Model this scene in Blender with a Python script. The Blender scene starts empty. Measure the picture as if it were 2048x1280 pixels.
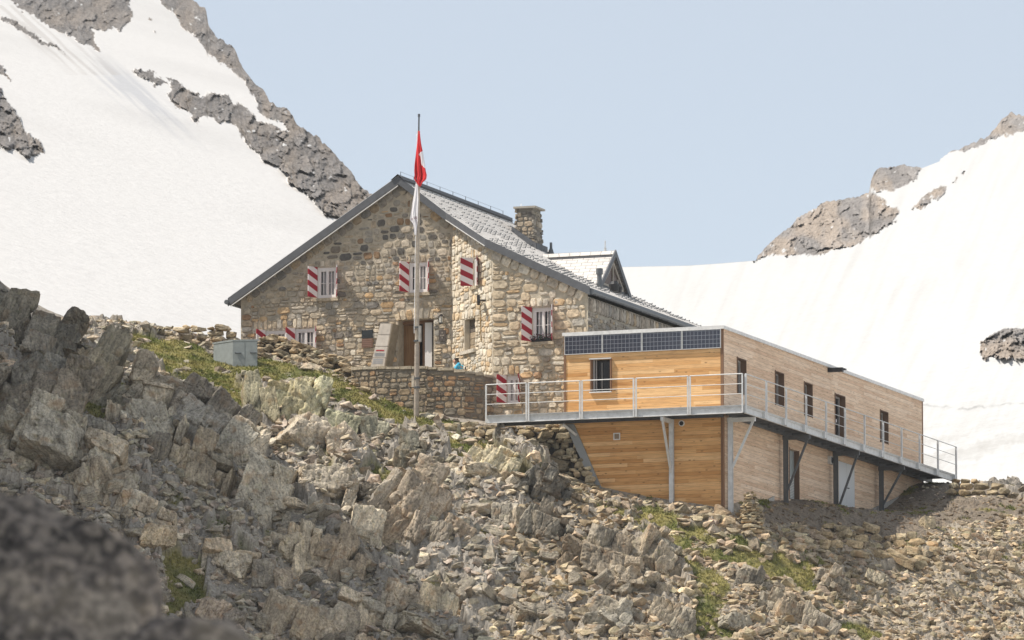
import bpy, bmesh, math, random
import numpy as np
from mathutils import Vector
C = bpy.context.scene
PI = math.pi
rnd = random.Random(7)
# ------------------------------------------------------------------ camera
F = 12000.0                      # focal length in pixels of the 2048 px wide photograph
TH = math.atan(1530 / 12000.0)   # pitch
PHI = math.radians(20.65)        # heading of the annex
cT, sT = math.cos(TH), math.sin(TH)
cam = bpy.data.cameras.new('camera')
camo = bpy.data.objects.new('camera', cam)
C.collection.objects.link(camo)
camo.location = (0, 0, 0)
camo.rotation_euler = (PI / 2 + TH, 0, 0)
cam.sensor_width = 36
cam.lens = F / 2048 * 36
cam.clip_start = 0.5
cam.clip_end = 6000
cam.dof.use_dof = True
cam.dof.focus_distance = 204
cam.dof.aperture_fstop = 6.3
C.camera = camo
# ------------------------------------------------------------------ light
SUN_EL = math.radians(57)
SUN_AZ = math.radians(-96)       # measured from +Y, negative = left
C.view_settings.view_transform = 'Standard'
C.view_settings.look = 'None'
C.view_settings.exposure = 0.6
C.view_settings.gamma = 1
w = bpy.data.worlds.new('World')
C.world = w
w.use_nodes = True
nt = w.node_tree
sky = nt.nodes.new('ShaderNodeTexSky')
sky.sky_type = 'NISHITA'
sky.sun_disc = False
sky.sun_elevation = SUN_EL
sky.sun_rotation = SUN_AZ
sky.altitude = 2800
sky.air_density = 1.0
sky.dust_density = 4.0
sky.ozone_density = 1.0
bg = nt.nodes['Background']
bg.inputs['Strength'].default_value = 0.13
mxs = nt.nodes.new('ShaderNodeMix')      # thin high haze over the clear sky
mxs.data_type = 'RGBA'
mxs.inputs[0].default_value = 0.55
mxs.inputs[7].default_value = (3.85, 3.82, 3.5, 1)
nt.links.new(sky.outputs[0], mxs.inputs[6])
nt.links.new(mxs.outputs[2], bg.inputs[0])
sl = bpy.data.lights.new('sun', 'SUN')
so = bpy.data.objects.new('sun', sl)
C.collection.objects.link(so)
sl.energy = 3.8
sl.angle = math.radians(0.5)
sl.color = (1.0, 0.93, 0.83)
sdir = Vector((math.sin(SUN_AZ) * math.cos(SUN_EL), math.cos(SUN_AZ) * math.cos(SUN_EL), math.sin(SUN_EL)))
so.rotation_euler = sdir.to_track_quat('Z', 'Y').to_euler()
so.location = (-60, 150, 90)
try:
    C.cycles.max_bounces = 6
    C.cycles.diffuse_bounces = 4
    C.cycles.use_denoising = True
except Exception:
    pass

# ------------------------------------------------------------------ geometry of the view
def ray(u, v):
    a = (u - 1024) / F
    b = (640 - v) / F
    return np.array([a, cT - b * sT, sT + b * cT])
def at(u, v, Y):
    d = ray(u, v)
    return d * (Y / d[1])
ef = np.array([math.cos(PHI), -math.sin(PHI), 0])
er = np.array([math.sin(PHI), math.cos(PHI), 0])
C0 = at(1446, 815, 200)
def W(p):
    p = np.asarray(p, float)
    return C0 + p[..., 0:1] * ef + p[..., 1:2] * er + p[..., 2:3] * np.array([0, 0, 1.0])
oL = np.array([-C0 @ ef, -C0 @ er, -C0[2]])
def ld(u, v):
    d = ray(u, v)
    return np.array([d @ ef, d @ er, d[2]])
def ony(u, v, y):
    d = ld(u, v)
    return oL + d * ((y - oL[1]) / d[1])
def onx(u, v, x):
    d = ld(u, v)
    return oL + d * ((x - oL[0]) / d[0])
def onp(u, v, p0, n):
    d = ld(u, v)
    p0 = np.array(p0, float)
    n = np.array(n, float)
    return oL + d * (((p0 - oL) @ n) / (d @ n))

# ------------------------------------------------------------------ noise
def vnoise(P):
    P = np.asarray(P, float)
    i = np.floor(P).astype(np.int64)
    f = P - i
    f = f * f * (3 - 2 * f)
    out = np.zeros(len(P))
    for dx in (0, 1):
        wx = f[:, 0] if dx else 1 - f[:, 0]
        for dy in (0, 1):
            wy = f[:, 1] if dy else 1 - f[:, 1]
            for dz in (0, 1):
                wz = f[:, 2] if dz else 1 - f[:, 2]
                h = ((i[:, 0] + dx) * 73856093) ^ ((i[:, 1] + dy) * 19349663) ^ ((i[:, 2] + dz) * 83492791)
                h = h & 0xffffffff
                h = ((h ^ (h >> 15)) * 2246822519) & 0xffffffff
                h = ((h ^ (h >> 13)) * 3266489917) & 0xffffffff
                h = h ^ (h >> 16)
                out += wx * wy * wz * (h / 2147483647.5 - 1)
    return out
def fbm(P, octv=4, gain=0.5):
    P = np.asarray(P, float)
    s = 0
    a = 1
    for k in range(octv):
        s = s + a * vnoise(P * 2 ** k + 17.3 * k)
        a *= gain
    return s
def ridged(P, octv=4, gain=0.5):
    s = 0
    a = 1
    for k in range(octv):
        s = s + a * (1 - 2 * np.abs(vnoise(P * 2 ** k + 9.1 * k)))
        a *= gain
    return s
def cellslab(P, seed=0):
    """blocky noise: each jittered cell has its own tilted top plane"""
    P = np.asarray(P, float)
    i = np.floor(P).astype(np.int64)
    best = np.full(len(P), 1e9)
    val = np.zeros(len(P))
    sec = np.full(len(P), 1e9)
    def hh(a, b, k):
        h = (a * 73856093) ^ (b * 19349663) ^ ((k + seed) * 83492791)
        h = h & 0xffffffff
        h = ((h ^ (h >> 15)) * 2246822519) & 0xffffffff
        h = ((h ^ (h >> 13)) * 3266489917) & 0xffffffff
        return (h ^ (h >> 16)) / 4294967295.0
    for dx in (-1, 0, 1):
        for dy in (-1, 0, 1):
            cx = i[:, 0] + dx
            cy = i[:, 1] + dy
            px = cx + hh(cx, cy, 1)
            py = cy + hh(cx, cy, 2)
            ddx = P[:, 0] - px
            ddy = P[:, 1] - py
            d = ddx ** 2 + ddy ** 2
            v = hh(cx, cy, 3) * 1.0 + (hh(cx, cy, 4) - 0.5) * 1.6 * ddx + (hh(cx, cy, 5) - 0.5) * 1.6 * ddy
            m = d < best
            sec = np.where(m, best, np.minimum(sec, d))
            best = np.where(m, d, best)
            val = np.where(m, v, val)
    edge = np.sqrt(sec) - np.sqrt(best)
    return val, edge
def inpoly(u, v, poly):
    u = np.asarray(u, float)
    v = np.asarray(v, float)
    r = np.zeros(u.shape, bool)
    n = len(poly)
    for k in range(n):
        x1, y1 = poly[k]
        x2, y2 = poly[(k + 1) % n]
        if y1 == y2:
            continue
        c = ((y1 > v) != (y2 > v)) & (u < (x2 - x1) * (v - y1) / (y2 - y1) + x1)
        r ^= c
    return r

# ------------------------------------------------------------------ object helpers
def tag(o, label=None, cat=None, group=None, kind=None):
    if label: o['label'] = label
    if cat: o['category'] = cat
    if group: o['group'] = group
    if kind: o['kind'] = kind
    return o
def root(name, label, cat, p, group=None):
    """an Empty at local point p (annex frame)"""
    o = bpy.data.objects.new(name, None)
    C.collection.objects.link(o)
    o.location = W(np.array(p, float))
    o.empty_display_size = 0.3
    return tag(o, label, cat, group)
def link_mesh(name, V, Fc, mat, parent=None, col=None, uv=None, smooth=False, loc=None, mats=None, fmat=None):
    """V world coordinates (N,3); Fc list of faces or (M,k) array"""
    V = np.asarray(V, float)
    org = np.array(parent.location if parent is not None and parent.parent is None else (0, 0, 0), float)
    if parent is not None and parent.parent is not None:
        org = np.array(parent['_o'])
    if parent is None:
        org = np.array(loc, float) if loc is not None else np.array([V[:, 0].mean(), V[:, 1].mean(), V[:, 2].min()])
    me = bpy.data.meshes.new(name)
    if isinstance(Fc, np.ndarray):
        k = Fc.shape[1]
        me.vertices.add(len(V))
        me.vertices.foreach_set('co', (V - org).ravel())
        me.loops.add(Fc.size)
        me.loops.foreach_set('vertex_index', Fc.ravel().astype(np.int32))
        me.polygons.add(len(Fc))
        me.polygons.foreach_set('loop_start', np.arange(0, Fc.size, k, dtype=np.int32))
        try:
            me.polygons.foreach_set('loop_total', np.full(len(Fc), k, dtype=np.int32))
        except Exception:
            pass
        me.update(calc_edges=True)
    else:
        me.from_pydata((V - org).tolist(), [], [tuple(f) for f in Fc])
        me.update()
    me.polygons.foreach_set('use_smooth', np.full(len(me.polygons), bool(smooth)))
    for m in (mats or [mat]):
        me.materials.append(m)
    if fmat is not None:
        me.polygons.foreach_set('material_index', np.array(fmat, dtype=np.int32))
    if col is not None:
        col = np.asarray(col, float)
        if col.ndim == 1: col = np.tile(col, (len(V), 1))
        ca = me.color_attributes.new('Col', 'FLOAT_COLOR', 'POINT')
        ca.data.foreach_set('color', np.hstack([col[:, :3], np.ones((len(V), 1))]).ravel())
    if uv is not None:
        ul = me.uv_layers.new(name='UVMap')
        idx = np.zeros(len(me.loops), np.int32)
        me.loops.foreach_get('vertex_index', idx)
        ul.data.foreach_set('uv', np.asarray(uv, float)[idx].ravel())
    o = bpy.data.objects.new(name, me)
    C.collection.objects.link(o)
    if parent is not None:
        o.parent = parent
        if parent.parent is not None or parent.type == 'MESH':
            pass
    else:
        o.location = org
    o['_o'] = list(org)
    return o

class MB:
    """collects geometry in annex-local coordinates"""
    def __init__(s):
        s.V = []; s.F = []; s.UV = []; s.Cc = []; s.n = 0; s.M = []
    def add(s, V, Fs, uv=None, col=None, m=0):
        V = np.asarray(V, float)
        s.V.append(V)
        s.UV.append(np.zeros((len(V), 2)) if uv is None else np.asarray(uv, float))
        s.Cc.append(np.tile(np.array([1, 1, 1.] if col is None else col, float), (len(V), 1)) if col is None or np.ndim(col) == 1 else np.asarray(col))
        s.F += [tuple(i + s.n for i in f) for f in Fs]
        s.M += [m] * len(Fs)
        s.n += len(V)
        return s
    def box(s, x0, x1, y0, y1, z0, z1, uvs='auto', col=None, m=0):
        # six separate quads so that each has its own metre UV
        P = lambda a, b, c: (a, b, c)
        qs = [([P(x0, y0, z0), P(x1, y0, z0), P(x1, y0, z1), P(x0, y0, z1)], 0, 2),
              ([P(x1, y1, z0), P(x0, y1, z0), P(x0, y1, z1), P(x1, y1, z1)], 0, 2),
              ([P(x1, y0, z0), P(x1, y1, z0), P(x1, y1, z1), P(x1, y0, z1)], 1, 2),
              ([P(x0, y1, z0), P(x0, y0, z0), P(x0, y0, z1), P(x0, y1, z1)], 1, 2),
              ([P(x0, y0, z1), P(x1, y0, z1), P(x1, y1, z1), P(x0, y1, z1)], 0, 1),
              ([P(x0, y1, z0), P(x1, y1, z0), P(x1, y0, z0), P(x0, y0, z0)], 0, 1)]
        for q, i, j in qs:
            s.add(q, [(0, 1, 2, 3)], uv=[(p[i], p[j]) for p in q], col=col, m=m)
        return s
    def prism(s, pts, d, col=None, m=0):
        """pts: 3-D polygon (local), extruded by vector d"""
        pts = np.asarray(pts, float)
        n = len(pts)
        V = np.vstack([pts, pts + np.asarray(d, float)])
        Fs = [tuple(range(n))[::-1], tuple(range(n, 2 * n))] + [(k, (k + 1) % n, n + (k + 1) % n, n + k) for k in range(n)]
        return s.add(V, Fs, col=col, m=m)
    def tube(s, p, q, r, r2=None, n=8, col=None, m=0, cap=True):
        p = np.asarray(p, float); q = np.asarray(q, float)
        r2 = r if r2 is None else r2
        d = q - p
        L = np.linalg.norm(d)
        d = d / L
        a = np.cross(d, [0, 0, 1.0])
        if np.linalg.norm(a) < 1e-3: a = np.array([1.0, 0, 0])
        a /= np.linalg.norm(a)
        b = np.cross(d, a)
        V = []; uv = []
        for k in range(n):
            t = 2 * PI * k / n
            e = a * math.cos(t) + b * math.sin(t)
            V += [p + e * r, q + e * r2]
            uv += [(k / n, 0), (k / n, L)]
        Fs = [(2 * k, (2 * k + 2) % (2 * n), (2 * k + 3) % (2 * n), 2 * k + 1) for k in range(n)]
        if cap:
            Fs += [tuple(2 * k for k in range(n))[::-1], tuple(2 * k + 1 for k in range(n))]
        return s.add(V, Fs, uv=uv, col=col, m=m)
    def bar(s, p, q, wd, ht, col=None, m=0):
        """rectangular bar from p to q, wd across (horizontal), ht in the other direction"""
        p = np.asarray(p, float); q = np.asarray(q, float)
        d = (q - p) / np.linalg.norm(q - p)
        a = np.cross(d, [0, 0, 1.0])
        if np.linalg.norm(a) < 1e-3: a = np.array([1.0, 0, 0])
        a /= np.linalg.norm(a)
        b = np.cross(a, d)
        a = a * wd / 2; b = b * ht / 2
        V = [p - a - b, p + a - b, p + a + b, p - a + b, q - a - b, q + a - b, q + a + b, q - a + b]
        return s.add(V, [(0, 3, 2, 1), (4, 5, 6, 7), (0, 1, 5, 4), (1, 2, 6, 5), (2, 3, 7, 6), (3, 0, 4, 7)], col=col, m=m)
    def build(s, name, mat, parent=None, smooth=False, world=False, mats=None):
        V = np.vstack(s.V)
        if not world: V = W(V)
        return link_mesh(name, V, s.F, mat, parent, col=np.vstack(s.Cc), uv=np.vstack(s.UV), smooth=smooth,
                         mats=mats, fmat=s.M if mats else None)

# ------------------------------------------------------------------ materials
def mat(name, color=(0.5, 0.5, 0.5), rough=0.7, metal=0.0, spec=0.3):
    m = bpy.data.materials.new(name)
    m.use_nodes = True
    b = m.node_tree.nodes['Principled BSDF']
    b.inputs['Base Color'].default_value = (*color, 1)
    b.inputs['Roughness'].default_value = rough
    b.inputs['Metallic'].default_value = metal
    b.inputs['Specular IOR Level'].default_value = spec
    return m
class NT:
    def __init__(s, m):
        s.m = m; s.t = m.node_tree; s.b = s.t.nodes['Principled BSDF']
    def n(s, ty, **kw):
        nd = s.t.nodes.new(ty)
        for k, v in kw.items():
            if k.startswith('_'): setattr(nd, k[1:], v)
            else:
                nd.inputs[k.replace('__', ' ')].default_value = v
        return nd
    def l(s, a, b): s.t.links.new(a, b)
    def coord(s, kind='Object', scale=(1, 1, 1), rot=(0, 0, 0)):
        if kind == 'Position':
            g = s.t.nodes.new('ShaderNodeNewGeometry'); out = g.outputs['Position']
        else:
            g = s.t.nodes.new('ShaderNodeTexCoord'); out = g.outputs[kind]
        mp = s.t.nodes.new('ShaderNodeMapping')
        mp.inputs['Scale'].default_value = scale
        mp.inputs['Rotation'].default_value = rot
        s.l(out, mp.inputs['Vector'])
        return mp.outputs[0]
    def noise(s, vec, scale, detail=4, rough=0.6):
        nd = s.t.nodes.new('ShaderNodeTexNoise')
        nd.inputs['Scale'].default_value = scale
        nd.inputs['Detail'].default_value = detail
        nd.inputs['Roughness'].default_value = rough
        s.l(vec, nd.inputs['Vector'])
        return nd.outputs['Fac']
    def ramp(s, fac, stops):
        r = s.t.nodes.new('ShaderNodeValToRGB')
        el = r.color_ramp.elements
        while len(el) < len(stops): el.new(0.5)
        for e, (p, c) in zip(el, stops):
            e.position = p
            e.color = (*c, 1) if len(c) == 3 else c
        s.l(fac, r.inputs[0])
        return r.outputs[0]
    def mix(s, fac, a, b, mode='MIX'):
        x = s.t.nodes.new('ShaderNodeMix')
        x.data_type = 'RGBA'; x.blend_type = mode
        for sock, val in ((x.inputs[0], fac), (x.inputs[6], a), (x.inputs[7], b)):
            if isinstance(val, (int, float)): sock.default_value = val
            elif isinstance(val, tuple): sock.default_value = (*val, 1)
            else: s.l(val, sock)
        return x.outputs[2]
    def math(s, op, a, b=0.0, c=None):
        x = s.t.nodes.new('ShaderNodeMath'); x.operation = op
        for k, val in enumerate((a, b) if c is None else (a, b, c)):
            if isinstance(val, (int, float)): x.inputs[k].default_value = val
            else: s.l(val, x.inputs[k])
        return x.outputs[0]
    def bump(s, h, strength=0.5, dist=0.02, prev=None):
        x = s.t.nodes.new('ShaderNodeBump')
        x.inputs['Strength'].default_value = strength
        x.inputs['Distance'].default_value = dist
        s.l(h, x.inputs['Height'])
        if prev is not None: s.l(prev, x.inputs['Normal'])
        s.l(x.outputs[0], s.b.inputs['Normal'])
        return x.outputs[0]
    def attr(s, name='Col'):
        a = s.t.nodes.new('ShaderNodeAttribute'); a.attribute_name = name
        return a.outputs['Color']
    def color(s, out): s.l(out, s.b.inputs['Base Color'])

def rock_material(name, dark, mid, light, coord='Object', rot=(0.5, 0.35, 0.2), streak=9.0, lichen=0.3, rnd_tint=True, bumpd=0.04, upright=False):
    m = mat(name, rough=0.92, spec=0.15)
    N = NT(m)
    c = N.coord(coord)
    cs = N.coord(coord, scale=(streak, 1, .8) if upright else (1, 1, streak), rot=rot)
    big = N.noise(c, 1.3, 5, 0.6)
    col = N.ramp(big, [(0.3, dark), (0.5, mid), (0.72, light)])
    st = N.noise(cs, 1.6, 6, 0.65)
    col = N.mix(0.55, col, N.ramp(st, [(0.36, (0.45, 0.43, 0.40)), (0.5, (1, 1, 1)), (0.62, (1.35, 1.3, 1.2))]), 'MULTIPLY')
    fine = N.noise(c, 13, 5, 0.72)
    col = N.mix(0.62, col, N.ramp(fine, [(0.36, (0.30, 0.30, 0.30)), (0.5, (1, 1, 1)), (0.64, (1.5, 1.5, 1.5))]), 'MULTIPLY')
    rust = N.noise(c, 2.1, 3, 0.5)
    col = N.mix(N.ramp(rust, [(0.56, (0, 0, 0)), (0.7, (0.55,) * 3)]), col, (0.30, 0.20, 0.12))
    if lichen:
        li = N.noise(c, 5.5, 5, 0.7)
        col = N.mix(N.ramp(li, [(0.56, (0, 0, 0)), (0.63, (lichen,) * 3)]), col, (0.27, 0.29, 0.14))
    col = N.mix(1.0, col, N.attr(), 'MULTIPLY')
    if rnd_tint:
        oi = N.t.nodes.new('ShaderNodeObjectInfo')
        col = N.mix(1.0, col, N.ramp(oi.outputs['Random'], [(0, (0.72, 0.7, 0.68)), (0.5, (1, 0.97, 0.92)), (1, (1.25, 1.2, 1.1))]), 'MULTIPLY')
    N.color(col)
    b1 = N.bump(st, 0.8, bumpd * 1.3)
    N.bump(fine, 0.9, bumpd * .8, prev=b1)
    return m

GREY_ROCK = rock_material('grey_rock', (0.17, 0.16, 0.145), (0.31, 0.29, 0.258), (0.47, 0.44, 0.39))
CRAG_ROCK = rock_material('layered_bedrock', (0.19, 0.18, 0.162), (0.36, 0.335, 0.295), (0.53, 0.495, 0.435), upright=True, rot=(0.1, 0.42, 0.1), streak=7, lichen=.2)
SLOPE_ROCK = rock_material('rubble_rock', (0.19, 0.172, 0.148), (0.33, 0.302, 0.256), (0.50, 0.455, 0.385), coord='Position', rnd_tint=False, lichen=0.15, streak=5, bumpd=0.02)
WALL_ROCK = rock_material('dry_wall_rock', (0.24, 0.21, 0.165), (0.37, 0.325, 0.25), (0.50, 0.44, 0.34), coord='Position', rnd_tint=False, lichen=0.2, rot=(0.05, 0.05, 0), streak=5, bumpd=0.02)
FORE_ROCK = mat('dark_lichen_rock', rough=.9)
_N = NT(FORE_ROCK)
_c = _N.coord('Object')
_a = _N.noise(_c, 20, 3, 0.6)
_N.color(_N.mix(0.6, _N.ramp(_a, [(0.42, (0.02, 0.018, 0.017)), (0.5, (0.15, 0.13, 0.115)), (0.58, (0.46, 0.39, 0.32))]), _N.ramp(_N.noise(_c, 3.3, 4, .6), [(0.38, (.05, .045, .04)), (.5, (.15, .13, .115)), (.62, (.30, .255, .20))])))
_N.bump(_a, .6, .015)

def ground_material():
    m = mat('hillside_ground', rough=0.95, spec=0.1)
    N = NT(m)
    c = N.coord('Position')
    cs = N.coord('Position', scale=(5, 1, 1), rot=(0.1, 0.45, 0.1))
    col = N.attr()
    st = N.noise(cs, 1.8, 6, 0.65)
    fine = N.noise(c, 9, 5, 0.75)
    col = N.mix(0.7, col, N.ramp(st, [(0.3, (0.55, 0.53, 0.5)), (0.5, (1, 1, 1)), (0.7, (1.25, 1.2, 1.12))]), 'MULTIPLY')
    col = N.mix(0.8, col, N.ramp(fine, [(0.3, (0.5, 0.5, 0.5)), (0.52, (1, 1, 1)), (0.72, (1.4, 1.4, 1.4))]), 'MULTIPLY')
    N.color(col)
    b1 = N.bump(st, 0.8, 0.05)
    N.bump(fine, 0.9, 0.05, prev=b1)
    return m
GROUND = ground_material()

def attr_material(name, rough=0.9, nscale=3.0, lo=0.75, hi=1.2, bs=0.4, bd=0.05, spec=0.15, coord='Position'):
    m = mat(name, rough=rough, spec=spec)
    N = NT(m)
    c = N.coord(coord)
    n1 = N.noise(c, nscale, 6, 0.65)
    N.color(N.mix(1.0, N.attr(), N.ramp(n1, [(0.3, (lo,) * 3), (0.5, (1, 1, 1)), (0.68, (hi,) * 3)]), 'MULTIPLY'))
    N.bump(n1, bs, bd)
    return m
MOUNTAIN = attr_material('mountain_snow', nscale=1.6, lo=0.92, hi=1.05, bs=0.4, bd=0.2)
MOUNTAIN_ROCK = attr_material('mountain_rock', nscale=2.2, lo=0.5, hi=1.4, bs=1.0, bd=0.35)
STONE = attr_material('masonry_stone', nscale=7, lo=0.62, hi=1.3, bs=0.8, bd=0.03)
MORTAR = attr_material('mortar', nscale=5, lo=0.75, hi=1.2, bs=0.6, bd=0.02)
PAINT = attr_material('painted_surface', nscale=6, lo=0.93, hi=1.04, bs=0.1, bd=0.01, rough=0.6)
GRASS = attr_material('grass_blades', nscale=1.5, lo=0.6, hi=1.5, bs=0.0, bd=0.01, rough=0.8)

def wood_material(name, base, dark, light, board=0.125, knots=True, axis_u=1.0):
    """horizontal boards from metre UVs: each board its own tone, grain along it, knots and joints"""
    m = mat(name, rough=0.65, spec=0.25)
    N = NT(m)
    tc = N.t.nodes.new('ShaderNodeTexCoord')
    sep = N.t.nodes.new('ShaderNodeSeparateXYZ')
    N.l(tc.outputs['UV'], sep.inputs[0])
    U, Vv = sep.outputs[0], sep.outputs[1]
    row = N.math('FLOOR', N.math('DIVIDE', Vv, board))
    fr = N.math('FRACT', N.math('DIVIDE', Vv, board))
    wn = N.t.nodes.new('ShaderNodeTexWhiteNoise'); wn.noise_dimensions = '1D'
    N.l(row, wn.inputs['W'])
    # boards of limited length: joint position per row
    seg = N.math('FLOOR', N.math('DIVIDE', N.math('ADD', U, N.math('MULTIPLY', wn.outputs[0], 7.0)), 3.1))
    wn2 = N.t.nodes.new('ShaderNodeTexWhiteNoise'); wn2.noise_dimensions = '2D'
    cmb = N.t.nodes.new('ShaderNodeCombineXYZ')
    N.l(row, cmb.inputs[0]); N.l(seg, cmb.inputs[1])
    N.l(cmb.outputs[0], wn2.inputs['Vector'])
    col = N.ramp(wn2.outputs['Value'], [(0.0, dark), (0.5, base), (1.0, light)])
    cg = N.t.nodes.new('ShaderNodeCombineXYZ')
    N.l(N.math('MULTIPLY', U, 1.0), cg.inputs[0])
    N.l(N.math('MULTIPLY', Vv, 14.0), cg.inputs[1])
    N.l(N.math('MULTIPLY', wn2.outputs['Value'], 31.0), cg.inputs[2])
    g = N.noise(cg.outputs[0], 2.2, 5, 0.6)
    col = N.mix(0.8, col, N.ramp(g, [(0.28, (0.62, 0.52, 0.42)), (0.5, (1, 1, 1)), (0.72, (1.2, 1.17, 1.1))]), 'MULTIPLY')
    if knots:
        ck = N.t.nodes.new('ShaderNodeCombineXYZ')
        N.l(N.math('MULTIPLY', U, 2.6), ck.inputs[0]); N.l(N.math('MULTIPLY', Vv, 6.0), ck.inputs[1])
        vo = N.t.nodes.new('ShaderNodeTexVoronoi'); vo.inputs['Scale'].default_value = 1.0
        N.l(ck.outputs[0], vo.inputs['Vector'])
        col = N.mix(N.ramp(vo.outputs['Distance'], [(0.06, (0.85,) * 3), (0.16, (0, 0, 0))]), col, tuple(x * 0.45 for x in dark))
    gap = N.ramp(fr, [(0.0, (0.42,) * 3), (0.07, (1, 1, 1)), (0.95, (1, 1, 1)), (1.0, (0.6,) * 3)])
    col = N.mix(0.85, col, gap, 'MULTIPLY')
    # large soft weathering
    cw = N.noise(tc.outputs['UV'], 0.7, 3, 0.5)
    col = N.mix(0.5, col, N.ramp(cw, [(0.3, (0.85, 0.82, 0.8)), (0.7, (1.1, 1.1, 1.1))]), 'MULTIPLY')
    N.color(col)
    N.bump(gap, 0.6, 0.012)
    return m
LARCH = wood_material('larch_boards', (0.70, 0.40, 0.165), (0.54, 0.27, 0.09), (0.80, 0.52, 0.26))
LARCH_PALE = wood_material('pale_larch_boards', (0.74, 0.55, 0.39), (0.66, 0.46, 0.315), (0.80, 0.63, 0.48))
WOOD_BROWN = mat('brown_wood_trim', (0.22, 0.12, 0.065), 0.6)
WOOD_REVEAL = mat('window_reveal_wood', (0.16, 0.095, 0.06), 0.7)
DOOR_WOOD = wood_material('old_door_wood', (0.36, 0.20, 0.09), (0.28, 0.15, 0.06), (0.42, 0.25, 0.12), board=3.0, knots=False)
def metal(name, c, rough, met=0.6):
    m = mat(name, c, rough, met, 0.5)
    N = NT(m)
    n1 = N.noise(N.coord('Position'), 6, 4, 0.6)
    N.color(N.mix(0.6, c, N.ramp(n1, [(0.3, (0.75,) * 3), (0.7, (1.2,) * 3)]), 'MULTIPLY'))
    return m
STEEL = metal('galvanised_steel', (0.62, 0.625, 0.62), 0.5, 0.15)
STEEL_DARK = metal('dark_steel', (0.12, 0.13, 0.14), 0.55, 0.4)
TRIM = metal('roof_trim_metal', (0.72, 0.71, 0.69), 0.5, 0.1)
SLATE_TRIM = metal('dark_grey_verge_metal', (0.10, 0.105, 0.115), 0.6, 0.1)
WHITE = mat('white_window_paint', (0.78, 0.75, 0.72), 0.5)
CONCRETE = attr_material('concrete', nscale=6, lo=0.85, hi=1.1, bs=0.2, bd=0.01)
BLACK = mat('black_plastic', (0.015, 0.015, 0.017), 0.4)
RED = mat('dark_red_paint', (0.30, 0.012, 0.025), 0.55)
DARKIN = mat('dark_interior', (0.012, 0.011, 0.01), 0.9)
GLASS = mat('window_glass', (0.05, 0.06, 0.07), 0.06, 0.0, 0.9)
GLASS.node_tree.nodes['Principled BSDF'].inputs['Alpha'].default_value = 0.25
CURTAIN = mat('curtain_cloth', (0.72, 0.70, 0.70), 0.8)
BOX_METAL = metal('grey_painted_sheet_metal', (0.30, 0.33, 0.33), 0.55, 0.2)
POLE_WOOD = attr_material('weathered_pole_wood', nscale=9, lo=0.75, hi=1.2, bs=0.3, bd=0.01)
FLAG_RED = mat('red_flag_cloth', (0.68, 0.035, 0.04), 0.75)
FLAG_WHITE = mat('white_flag_cloth', (0.80, 0.78, 0.80), 0.75)
SKIN = mat('skin', (0.52, 0.27, 0.19), 0.55)
HAIR = mat('short_dark_hair', (0.05, 0.035, 0.025), 0.8)
JACKET = mat('light_blue_jacket_cloth', (0.06, 0.42, 0.62), 0.6)
TROUSER = mat('dark_trousers_cloth', (0.05, 0.05, 0.06), 0.8)

def stripes_material():
    m = mat('red_white_striped_shutter', rough=0.55)
    N = NT(m)
    tc = N.t.nodes.new('ShaderNodeTexCoord')
    sep = N.t.nodes.new('ShaderNodeSeparateXYZ')
    N.l(tc.outputs['UV'], sep.inputs[0])
    # UV: u 0..1 from hinge to free edge, v metres
    t = N.math('FRACT', N.math('DIVIDE', N.math('ADD', sep.outputs[1], N.math('MULTIPLY', sep.outputs[0], -0.20)), 0.40))
    st = N.math('GREATER_THAN', t, 0.5)
    N.color(N.mix(st, (0.74, 0.70, 0.69), (0.33, 0.012, 0.028)))
    return m
STRIPES = stripes_material()

def slate_material():
    m = mat('grey_roof_slates', rough=0.75, spec=0.25)
    N = NT(m)
    tc = N.t.nodes.new('ShaderNodeTexCoord')
    br = N.t.nodes.new('ShaderNodeTexBrick')
    br.offset = 0.5
    br.inputs['Color1'].default_value = (0.56, 0.53, 0.50, 1)
    br.inputs['Color2'].default_value = (0.64, 0.615, 0.585, 1)
    br.inputs['Mortar'].default_value = (0.24, 0.23, 0.22, 1)
    br.inputs['Scale'].default_value = 1
    br.inputs['Mortar Size'].default_value = 0.012
    br.inputs['Brick Width'].default_value = 0.40
    br.inputs['Row Height'].default_value = 0.20
    N.l(tc.outputs['UV'], br.inputs['Vector'])
    n1 = N.noise(N.coord('Position'), 3.5, 5, 0.7)
    N.color(N.mix(1, br.outputs['Color'], N.ramp(n1, [(0.3, (0.85,) * 3), (0.5, (1,) * 3), (0.7, (1.1,) * 3)]), 'MULTIPLY'))
    N.bump(br.outputs['Fac'], -0.5, 0.01)
    return m
SLATE = slate_material()

def solar_material():
    m = mat('solar_cells', (0.03, 0.035, 0.07), 0.15, 0.0, 0.6)
    N = NT(m)
    tc = N.t.nodes.new('ShaderNodeTexCoord')
    br = N.t.nodes.new('ShaderNodeTexBrick')
    br.offset = 0.0
    br.inputs['Color1'].default_value = (0.022, 0.025, 0.042, 1)
    br.inputs['Color2'].default_value = (0.035, 0.036, 0.052, 1)
    br.inputs['Mortar'].default_value = (0.27, 0.28, 0.31, 1)
    br.inputs['Scale'].default_value = 1
    br.inputs['Mortar Size'].default_value = 0.006
    br.inputs['Brick Width'].default_value = 0.1345
    br.inputs['Row Height'].default_value = 0.145
    N.l(tc.outputs['UV'], br.inputs['Vector'])
    N.color(br.outputs['Color'])
    return m
SOLAR = solar_material()

def jitter(c, s):
    k = 1 + rnd.uniform(-s, s)
    t = rnd.uniform(-s, s) * 0.22       # tones vary from warm to cool, never toward green
    return np.clip(np.array([c[0] * k * (1.03 + t), c[1] * k * 0.985, c[2] * k * (0.95 - t)]), 0, 1)

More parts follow.
